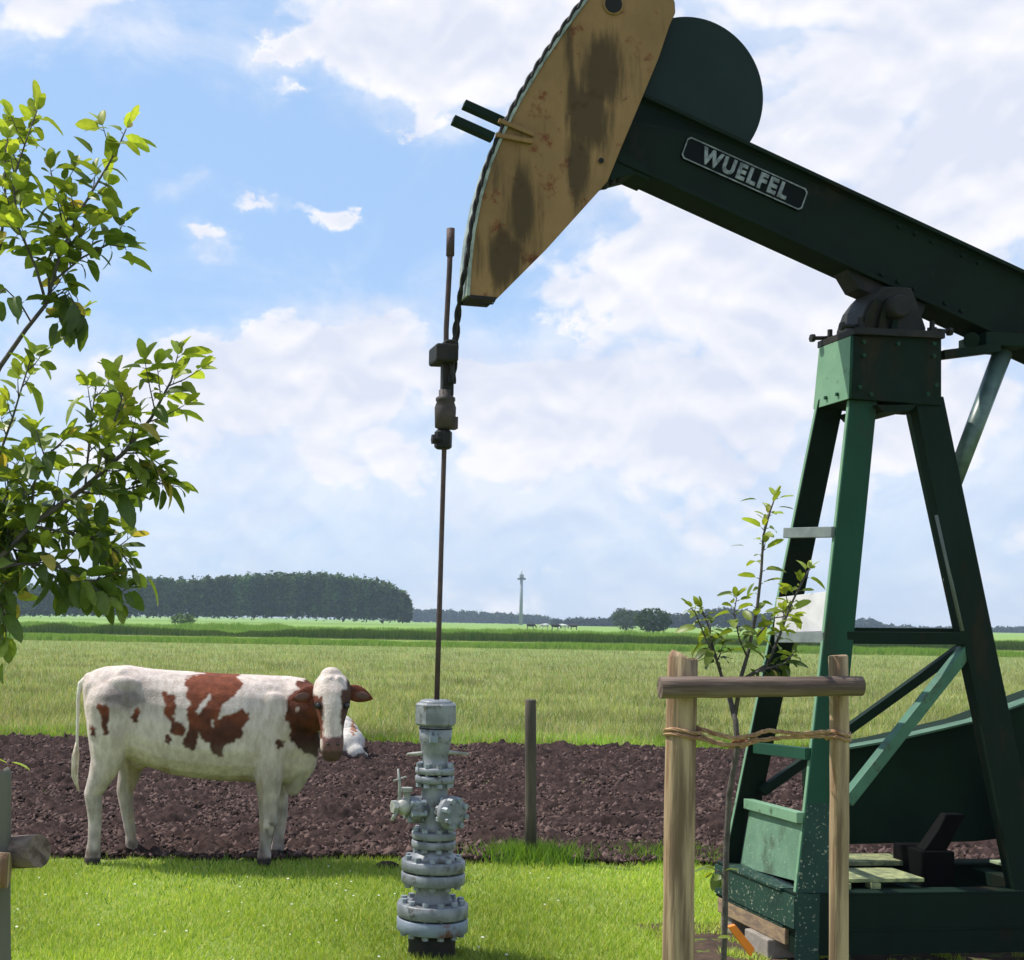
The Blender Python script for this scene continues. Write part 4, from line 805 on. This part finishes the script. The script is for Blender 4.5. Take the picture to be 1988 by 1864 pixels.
# second cow lying behind, seen past the muzzle of the first
lc = ground_at(676, 1478); c2 = thing('cow', (lc.x, lc.y, 0), 'white cow lying on the soil behind the muzzle of the standing cow', 'cow')
def lw(px, py, d=0.): p = at(px, py, lc.y); return Vector((p.x, lc.y+d, max(p.z, .02)))
mb = MB(); u_ = F/lc.y
for a, b, r, d in ((680, 1444, 31, .25), (670, 1438, 35, .7), (662, 1434, 38, 1.1), (674, 1448, 31, .05), (688, 1459, 19, -.10), (655, 1432, 32, 1.5)): mb.ball(lw(a, b, d), r/u_, 16, 10, (1, 1.2, .92))
for a, b, r, d in ((700, 1466, 10, -.1), (640, 1466, 12, -.1), (655, 1476, 10, -.3)): mb.ball(lw(a, b, d), r/u_, 12, 8, (1.6, 1.2, .9))
limb2 = [lw(650, 1425, 1.5), lw(640, 1405, 1.9), lw(632, 1400, 2.15)]; mb.tube(limb2, [.22, .14, .11], 12); mb.ball(lw(630, 1402, 2.25), .13, 12, 8, (.8, 1.6, .8))
lm = fuse(mb, .02, .5, 'body', None, None, 8)
def skin2(co):
    q = lw(690, 1418); d = (Vector((co.x-q.x, 0, co.z-q.z))*1.0+Vector((.07, 0, .07))*noise.noise(co*9)).length
    if d < .045: return Vector((.34, .16, .09))
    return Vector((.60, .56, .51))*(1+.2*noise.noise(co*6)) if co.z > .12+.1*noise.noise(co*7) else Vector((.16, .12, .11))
paint(lm, skin2); link('body', lm, FUR, c2)
# tiny cattle near the horizon
def far_cow(px, Y, col, label, flip=1):
    o = at(px, 1210, Y); o.z = 0; t = MB(); K = lambda x, y, z: Vector((o.x+x*flip, Y+y, z))
    t.tube([K(-.85, 0, 1.05), K(-.6, 0, 1.05), K(0, 0, 1.0), K(.6, 0, 1.0), K(.9, 0, 1.05)], [.2, .33, .38, .34, .2], 10)
    for x in (-.65, .6):
        for y in (-.15, .15): t.tube([K(x, y, .8), K(x, y, .4), K(x, y, 0)], [.12, .07, .06], 6)
    t.tube([K(.8, 0, 1.1), K(1.15, 0, .8), K(1.35, 0, .35)], [.2, .14, .1], 8)
    ob = t.build('cow', mat('far_cow_coat', col, .8, tuple(v*.5 for v in col), 1.2, var=4), None, origin=(o.x, Y, 0)); tag(ob, label, 'cow', 'cattle grazing far off near the horizon')
far_cow(1030, 300, (.03, .025, .02), 'black cow grazing far off, leftmost of the distant herd')
far_cow(1058, 305, (.7, .68, .62), 'white cow grazing far off, second from left of the distant herd', -1)
far_cow(1078, 290, (.03, .025, .02), 'black cow grazing far off in the middle of the herd')
far_cow(1092, 300, (.75, .72, .66), 'white cow grazing far off, second from right of the herd')
far_cow(1114, 310, (.05, .035, .03), 'dark cow grazing far off, rightmost of the distant herd', -1)

# ================================================================= TREE STAKES
WOOD = mat('stake_wood', (.42, .31, .19), .8, (.15, .10, .062), 26, var=1.6, spec=.2, bump=.9, bscale=40, stretch=(1, 1, .07), rust=(.20, .11, .06), rust_amt=.5, rscale=9, detail=9, speck=(.06, .04, .03), speck_scale=22, speck_thr=.70)
WOOD2 = mat('bar_wood', (.20, .15, .12), .85, (.08, .055, .045), 26, var=1.6, spec=.2, bump=.9, bscale=40, stretch=(.07, 1, 1), detail=9, speck=(.36, .30, .24), speck_scale=9, speck_thr=.70)
SD = 4.0
def round_post(px0, py0, px1, py1, w0, w1, D, m, name, label, group=None, kk=0.0, cat='stake'):
    a, b = at(px0, py0, D+kk), at(px1, py1, D+kk)
    if a.z < 0: a = a
    r0, r1 = w0/F*(D+kk)/2, w1/F*(D+kk)/2
    t = (a-b)/(a.z-b.z); foot = a-t*(a.z+.05); n = 16; pts = []; rs = []
    for i in range(n+1):
        s = i/n; p = foot.lerp(b, s); p += Vector((noise.noise(p*1.5)*.006, 0, 0)); pts.append(p); rs.append((r0+(r1-r0)*s)*(1+.05*noise.noise(Vector((i*.7, px0, 0)))))
    pts.append(b+(b-foot).normalized()*.004); rs.append(r1*.9)
    o = MB().tube(pts, rs, 18, jit=.02).build(name, m, None, origin=(foot.x, foot.y, 0)); return tag(o, label, cat, group)
sl = round_post(1316, 1860, 1327, 1277, 62, 57, SD, WOOD, 'tree_stake', 'thick peeled wooden stake at the left end of the crossbar', 'tree stakes')
sr = round_post(1628, 1860, 1627, 1275, 36, 36, SD, WOOD, 'tree_stake', 'thin peeled wooden stake at the right end of the crossbar', 'tree stakes')
def hbar(px0, py0, px1, py1, w0, w1, D, label):
    a, b = at(px0, py0, D), at(px1, py1, D); pts = [a.lerp(b, i/14)+Z*.003*noise.noise(Vector((i*.6, 2, 0))) for i in range(15)]; rs = [((w0+(w1-w0)*i/14)/2/F*D)*(1+.04*noise.noise(Vector((i, 0, 0)))) for i in range(15)]
    o = MB().tube(pts, rs, 18, jit=.02).build('crossbar', WOOD2, None, origin=a); return tag(o, label, 'crossbar', 'stake crossbars')
cb = hbar(1281, 1335, 1673, 1332, 43, 38, SD-.075, 'round horizontal wooden bar across the two stakes on the right')
e0 = at(1280, 1335, SD-.075)
tag(round_post(5, 1860, 3, 1500, 34, 34, 4.2, mat('stake_wood_shaded', (.14, .13, .10), .85, (.08, .08, .06), 5, bump=.5, bscale=20, stretch=(1, 1, .12)), 'tree_stake', 'weathered grey stake at the left edge of the picture', 'tree stakes'))
a, b = at(-260, 1668, 4.6), at(76, 1652, 4.18); o = MB().tube([a.lerp(b, i/8) for i in range(9)], [.052]*9, 20, jit=.02).build('crossbar', WOOD2, None, origin=b); tag(o, 'cut round end of a wooden bar beside the left edge stake', 'crossbar', 'stake crossbars')
a = at(8, 1690, 4.12); tag(MB().tube([a-Vector((.2, 0, -.01)), a+Vector((.012, 0, 0))], .055, 16, jit=.03).build('wood_stub', WOOD, None, origin=a), 'pale round wood stub below the bar end at the left edge', 'wood stub')
# coir rope tie
ROPE = mat('coir_rope', (.46, .30, .17), .9, (.24, .12, .07), 30, bump=.5, bscale=120)
rope = thing('rope_tie', at(1440, 1440, SD-.02), 'frayed tan rope tying the young tree between its two stakes', 'rope')
def strand(pts, r, m=ROPE, name='strand', par=None):
    fine = []
    for p, q in zip(pts[:-1], pts[1:]):
        n = max(2, int((q-p).length/.008)); fine += [p.lerp(q, i/n) for i in range(n)]
    fine.append(pts[-1]); mb = MB()
    for ph in (0, 2.1, 4.2):
        st = []
        for i, p in enumerate(fine):
            t = (fine[min(i+1, len(fine)-1)]-fine[max(i-1, 0)]).normalized(); n = t.cross(Vector((0, 1, .01))).normalized(); bb = t.cross(n); an = i*.55+ph; st.append(p+(n*math.cos(an)+bb*math.sin(an))*r*.6)
        mb.tube(st, r*.62, 5)
    mb.build(name, m, par or rope)
dq = lambda x, y, d=0.: at(x, y, SD+d)
strand([dq(1350, 1412, .0), dq(1385, 1424, -.02), dq(1425, 1434, -.04), dq(1460, 1428, -.04), dq(1490, 1418, -.03), dq(1550, 1425), dq(1612, 1420)], .006)
strand([dq(1345, 1422, .0), dq(1390, 1442, .02), dq(1430, 1452, .03), dq(1470, 1438, .02), dq(1520, 1432, .02), dq(1612, 1428)], .006)
strand([dq(1350, 1432), dq(1400, 1446, -.02), dq(1440, 1446, -.035), dq(1470, 1432, -.03)], .005)
for (cx_, cy_, r_) in ((1325, 1418, 31), (1627, 1423, 19)):
    for dy_ in (0, 9):
        c = dq(cx_, cy_+dy_); strand([c+Vector((math.cos(t)*(r_/F*SD+.004), math.sin(t)*(r_/F*SD+.004), .006*math.sin(t*2))) for t in np.linspace(0, 6.28, 16)], .005)
strand([dq(1438+13*math.cos(t), 1440+3*math.sin(t), .018*math.sin(t)) for t in np.linspace(0, 6.28, 12)], .007, mat('rope_red', (.40, .17, .10), .9, (.25, .1, .06), 30), 'knot')

# ================================================================= YOUNG TREES
LEAF = mat('apple_leaf', (0, 0, 0), .42, (.75, .8, .7), nscale=60, attr='col', trans=.42, spec=.35)
LEAFN = [0]
def leaf(V_, F_, C_, p, d, length, width, col, droop=.35, roll=None):
    d = Vector(d).normalized(); side = d.cross(Z); side = side.normalized() if side.length > .05 else Vector((1, 0, 0)); a = random.uniform(-.9, .9) if roll is None else roll
    up = side.cross(d).normalized(); side, up = side*math.cos(a)+up*math.sin(a), up*math.cos(a)-side*math.sin(a)
    o = len(V_); st = [(0, .0), (.08, .05), (.22, .40), (.46, .51), (.72, .47), (.91, .27), (1, 0)]; fold = random.uniform(.15, .45); wav = random.uniform(-.12, .12)
    for s, w in st:
        q = Vector(p)+d*length*s+up*(-droop*length*s*s)+side*(wav*length*s*s)
        wv = w*width*random.uniform(.9, 1.1)
        V_ += [q+side*wv+up*wv*fold, q, q-side*wv+up*wv*fold]
        C_ += [col, col*1.12, col]
    for i in range(len(st)-1):
        b = o+3*i; F_ += [(b, b+1, b+4, b+3), (b+1, b+2, b+5, b+4)]
def tree(name, root, label, twigs, D, leaf_len, leaf_w, side_len, side_step, tint, gen=True, extra=()):
    t = thing(name, root, label, 'tree'); V_, F_, C_ = [], [], []; bk = MB()
    def col(shoot):
        base = Vector((.070, .110, .022)).lerp(Vector((.36, .42, .07)), max(0, min(1, (shoot-.15)*1.5))); base = base.lerp(Vector((.42, .38, .07)), max(0, shoot-.8)*1.6); c = base*random.uniform(.7, 1.25)  # inner leaves darker: crown shade put into the tint; shoot tips yellower
        if random.random() < .04: c = Vector((.38, .30, .08))
        return c*tint
    def along(pts, rad, shoot, depth):
        pts = [Vector(p) for p in pts]; bk.tube(pts, rad, 7 if depth == 0 else 5)
        Ls = [0]
        for a, b in zip(pts[:-1], pts[1:]): Ls.append(Ls[-1]+(b-a).length)
        tot = Ls[-1]
        def pos(s):
            for i in range(len(pts)-1):
                if s <= Ls[i+1]: f = (s-Ls[i])/max(1e-6, Ls[i+1]-Ls[i]); return pts[i].lerp(pts[i+1], f), (pts[i+1]-pts[i]).normalized()
            return pts[-1], (pts[-1]-pts[-2]).normalized()
        return pos, tot
    def leafy(pos, tot, s0, step, shoot, dens=1):
        s = s0; k = random.random()*6.28
        while s < tot:
            p, tg = pos(s); k += 2.4+random.uniform(-.4, .4); n = tg.orthogonal().normalized(); n2 = tg.cross(n); d = tg*random.uniform(.3, .9)+(n*math.cos(k)+n2*math.sin(k))*1.0+Z*(random.uniform(-.3, .2)-(.5-shoot)*.9)
            f = s/tot; L_ = leaf_len*random.uniform(.45, 1.2)*(1 if f < .85 else .8); sh = shoot+.35*(f-.5)
            bk.tube([p, p+d.normalized()*.012], .0012, 4); leaf(V_, F_, C_, p+d.normalized()*.012, d, L_, leaf_w/leaf_len*L_, col(sh), random.uniform(.1, .95)); s += step*(.80+1.0*max(0, shoot))*random.uniform(.55, 1.4)
        p, tg = pos(tot)
        for q in range(3): leaf(V_, F_, C_, p, tg+Vector((random.uniform(-.6, .6), random.uniform(-.6, .6), random.uniform(-.3, .5))), leaf_len*random.uniform(.5, .85), leaf_w*.7, col(shoot+.3), .2)
    for tw in twigs:
        pts = [at(x, y, D+d) for x, y, d in tw['p']]; r0, r1 = tw.get('r', (.006, .002)); n = len(pts)
        pos, tot = along(pts, [r0+(r1-r0)*i/(n-1) for i in range(n)], tw.get('s', .4), 0)
        if tw.get('leaf', 1): leafy(pos, tot, tot*tw.get('from', .2), tw.get('step', .03), tw.get('s', .4))
        if tw.get('side', 1) and side_step:
            s = tot*tw.get('sfrom', .25)
            while s < tot*.93:
                p, tg = pos(s); a = random.random()*6.28; n1 = tg.orthogonal().normalized(); d = tg*.7+(n1*math.cos(a)+tg.cross(n1)*math.sin(a)); d.y *= .9; d.z += .25; d.normalize(); L_ = side_len*random.uniform(.4, 1.1)*tw.get('sl', 1)
                q = [p, p+d*L_*.5+Z*.005, p+d*L_+Z*.02]; ps, tt = along(q, [.0025, .002, .0012], .4, 1); leafy(ps, tt, .015, tw.get('sstep', .024), tw.get('s', .4)+random.uniform(-.2, .3)); s += side_step*random.uniform(.6, 1.4)
    for (x, y, d, dx, dz, L_, sh) in extra: leaf(V_, F_, C_, at(x, y, D+d), Vector((dx, random.uniform(-.3, .3), dz)), L_, L_*.42, col(sh), .25, roll=random.uniform(-.3, .9))
    bk.build('branches', M_bark2, t)
    me = bpy.data.meshes.new('leaves'); me.from_pydata([tuple(v) for v in V_], [], F_); me.polygons.foreach_set('use_smooth', [True]*len(F_))
    a = me.color_attributes.new('col', 'FLOAT_COLOR', 'POINT'); a.data.foreach_set('color', np.array([[*c, 1] for c in C_], np.float32).ravel()); link('leaves', me, LEAF, t); return t
M_bark2 = mat('young_bark', (.10, .085, .075), .8, (.045, .038, .036), 30, bump=.4, bscale=90)
LT = [dict(p=[(-60, 2050, 0), (-55, 1700, 0), (-50, 1400, 0), (-30, 1150, 0), (-25, 950, .02), (-40, 780, .02)], r=(.022, .014), leaf=0, side=0),
      dict(p=[(-40, 790, .02), (0, 712, 0), (50, 640, -.02), (90, 590, -.02)], r=(.009, .006), leaf=0, side=0),
      dict(p=[(90, 590, -.02), (115, 500, -.02), (150, 420, 0), (195, 345, .03), (228, 290, .04), (245, 250, .05)], r=(.006, .002), s=.45, step=.028, sl=.7, sfrom=.05),
      dict(p=[(90, 590, -.02), (70, 520, -.06), (35, 440, -.1), (25, 350, -.1), (52, 270, -.08), (72, 215, -.06)], r=(.005, .002), s=.5, step=.027, sl=.7),
      dict(p=[(105, 545, -.02), (160, 500, .02), (210, 475, .06), (245, 480, .08)], r=(.004, .002), s=.1, step=.024, sl=.5),
      dict(p=[(95, 570, 0), (95, 500, .03), (120, 430, .05), (110, 380, .05), (98, 330, .05)], r=(.004, .002), s=.25, step=.026, sl=.7),
      dict(p=[(90, 590, 0), (130, 560, .03), (150, 600, .03), (130, 640, .03)], r=(.003, .002), s=.02, step=.026, sl=.5),
      dict(p=[(240, 880, .03), (280, 880, .06), (315, 905, .07)], r=(.003, .002), s=.15, step=.022, sl=.6),
      dict(p=[(-30, 1000, .05), (0, 980, .08), (12, 1080, .08), (10, 1180, .08)], r=(.004, .002), s=.02, step=.02, sl=.6),
      dict(p=[(60, 1100, 0), (110, 1120, .03), (200, 1130, .03), (225, 1170, .03)], r=(.004, .002), s=.05, step=.02, sl=.6),
      dict(p=[(60, 625, -.02), (40, 590, -.05), (10, 560, -.1), (-20, 590, -.1)], r=(.003, .002), s=.05, step=.03, side=0),
      dict(p=[(-40, 560, 0), (0, 480, .03), (10, 400, .05), (10, 300, .05), (18, 250, .05)], r=(.006, .002), s=.4, step=.026, sl=.7),
      dict(p=[(-60, 1150, 0), (60, 1020, 0), (160, 950, 0), (240, 880, .02), (295, 810, .03), (332, 740, .04), (345, 690, .05)], r=(.011, .002), s=.42, step=.022, sfrom=.1, sl=1.1, sstep=.021),
      dict(p=[(165, 950, 0), (172, 870, .05), (178, 810, .08), (186, 752, .1)], r=(.004, .002), s=.35, step=.026, sl=.6),
      dict(p=[(205, 910, 0), (215, 840, -.04), (235, 780, -.05), (240, 745, -.05)], r=(.004, .002), s=.75, step=.02, sl=.6),
      dict(p=[(60, 1020, 0), (65, 940, -.05), (95, 880, -.08), (130, 850, -.1)], r=(.005, .002), s=.35, step=.024, sl=.7),
      dict(p=[(150, 955, 0), (210, 960, .05), (265, 945, .08), (310, 930, .1)], r=(.005, .002), s=.15, step=.020, sl=.8),
      dict(p=[(60, 1020, 0), (130, 1035, .03), (190, 1050, .05), (240, 1080, .07), (262, 1112, .08)], r=(.005, .002), s=.15, step=.021, sl=.75),
      dict(p=[(-40, 1110, 0), (40, 1095, -.04), (110, 1100, -.06), (165, 1125, -.06), (205, 1160, -.06)], r=(.006, .002), s=.1, step=.021, sl=.75),
      dict(p=[(20, 1060, 0), (90, 1040, .1), (150, 1010, .14), (200, 1010, .15)], r=(.004, .002), s=.1, step=.020, sl=.8),
      dict(p=[(-50, 960, 0), (0, 880, -.05), (25, 810, -.08), (40, 760, -.08), (62, 690, -.08)], r=(.005, .002), s=.5, step=.028, sl=.5),
      dict(p=[(-30, 1180, 0), (-5, 1160, 0), (8, 1190, -.02), (12, 1235, -.02)], r=(.004, .002), s=.1, step=.02, sl=.6),
      dict(p=[(-50, 1020, 0), (-10, 1000, .05), (15, 960, .07), (15, 900, .08)], r=(.005, .002), s=.15, step=.02, sl=.7),
      dict(p=[(-40, 1120, 0), (0, 1080, .05), (25, 1040, .07), (30, 1000, .08)], r=(.005, .002), s=.1, step=.02, sl=.7)]
EX = [(350, 690, .05, 1, .25, .11, .85), (330, 770, .05, 1, .1, .09, .8), (345, 800, .05, 1, -.1, .09, .6), (325, 930, .05, .3, -1, .10, .2), (285, 1120, .05, .6, -.8, .10, .6), (240, 262, 0, .8, -.3, .095, .8), (255, 240, 0, .2, .9, .06, .95), (72, 205, 0, 0, 1, .075, .95), (80, 225, 0, 1, -.5, .09, .8), (215, 250, 0, -1, .1, .085, .4), (180, 300, 0, -.6, .9, .085, .4), (345, 700, 0, 1, .35, .095, .8), (330, 715, 0, -1, .1, .1, .8), (20, 1480, .1, .9, -.1, .07, .8), (-30, 1470, .1, 1, .05, .08, .8), (345, 690, 0, -.2, .9, .06, .8), (230, 500, 0, 1, -.1, .11, .4), (5, 1285, 0, -.2, -1, .07, .1), (250, 270, .02, .9, 0, .09, .8)]
tree('young_tree', at(-60, 1980, 4.2)*1.0-Vector((0, 0, at(-60, 1980, 4.2).z)), 'leafy young tree with sunlit green leaves filling the left edge', LT, 4.2, .088, .045, .125, .050, 1.12, extra=EX)
RT = [dict(p=[(1400, 2000, .06), (1407, 1800, .06), (1410, 1650, .06), (1416, 1540, .05), (1432, 1450, .0), (1428, 1400, .02), (1416, 1352, .06)], r=(.0095, .008), leaf=0, side=0),
      dict(p=[(1416, 1352, .06), (1400, 1310, .06), (1385, 1260, .07), (1375, 1215, .08), (1362, 1180, .08)], r=(.006, .002), s=.25, step=.0099, side=1, sl=.5, **{'from': .35, 'sfrom': .4}),
      dict(p=[(1426, 1395, .03), (1440, 1310, .06), (1452, 1270, .06), (1470, 1180, .05), (1478, 1110, .04), (1482, 1040, .03), (1496, 990, .02), (1505, 965, .02)], r=(.007, .002), s=.5, step=.0149, side=1, sl=.35, **{'from': .3, 'sfrom': .75}),
      dict(p=[(1440, 1320, .06), (1490, 1290, .03), (1515, 1230, .0), (1535, 1175, 0), (1560, 1125, 0), (1572, 1105, 0)], r=(.005, .002), s=.55, step=.0112, side=1, sl=.45, **{'from': .2, 'sfrom': .4}),
      dict(p=[(1450, 1275, .06), (1435, 1240, .04), (1425, 1190, .03), (1430, 1160, .03)], r=(.003, .0015), s=.4, step=.0099, side=0),
      dict(p=[(1470, 1235, .06), (1500, 1200, .1), (1540, 1195, .1)], r=(.003, .0015), s=.5, step=.0099, side=0),
      dict(p=[(1400, 1300, .06), (1370, 1240, .03), (1350, 1190, .02), (1342, 1180, .02)], r=(.003, .0015), s=.4, step=.0112, side=0),
      dict(p=[(1404, 1700, .06), (1395, 1690, .03), (1385, 1695, .02)], r=(.002, .001), s=.3, step=.0124, side=0), dict(p=[(1440, 1320, .06), (1480, 1300, .0), (1520, 1290, 0), (1540, 1270, 0)], r=(.005, .002), s=.05, step=.0087, side=0)]
EX2 = [(1470, 970, 0, -1, .1, .05, .2), (1425, 1150, 0, -1, .0, .05, .2), (1466, 1130, 0, -.6, -.7, .05, .3), (1500, 975, 0, .4, .9, .04, .5), (1510, 985, 0, 1, .1, .045, .2), (1420, 1820, 0, -.8, .1, .04, .5), (1445, 1060, 0, -1, .2, .04, .2)]
rt0 = at(1400, 2000, SD+.06); tree('young_tree', (rt0.x, rt0.y, 0), 'slender young tree with small leaves tied between two wooden stakes', RT, SD, .052, .024, .07, .05, .95, extra=EX2)
ot = at(1440, 1822, 6.0); q = [at(1414, 1800, 6.0), at(1428, 1796, 6.0), at(1466, 1842, 6.0), at(1458, 1858, 6.0)]
tag(MB().prism(q, Vector((0, .03, 0))).build('orange_tag', mat('orange_plastic', (.85, .22, .01), .5), None, .003, origin=q[3]), 'bright orange plastic strip lying beside the young tree trunk under the skid', 'plastic strip')

# ================================================================= HAZE
def haze():
    mb = MB().hexa([(-2500, -40, -1), (2600, -40, -1), (2600, 1500, -1), (-2500, 1500, -1), (-2500, -40, 45), (2600, -40, 45), (2600, 1500, 45), (-2500, 1500, 45)])
    M = bpy.data.materials.new('haze_air'); M.use_nodes = True; nt = M.node_tree; nt.nodes.remove(nt.nodes['Principled BSDF'])
    v = nt.nodes.new('ShaderNodeVolumePrincipled'); v.inputs['Color'].default_value = (.66, .82, 1, 1); v.inputs['Density'].default_value = .0003; v.inputs['Anisotropy'].default_value = .2
    nt.links.new(v.outputs[0], nt.nodes['Material Output'].inputs['Volume']); o = mb.build('haze', M); tag(o, 'faint blue summer haze over the far fields', 'haze', kind='stuff')
haze()
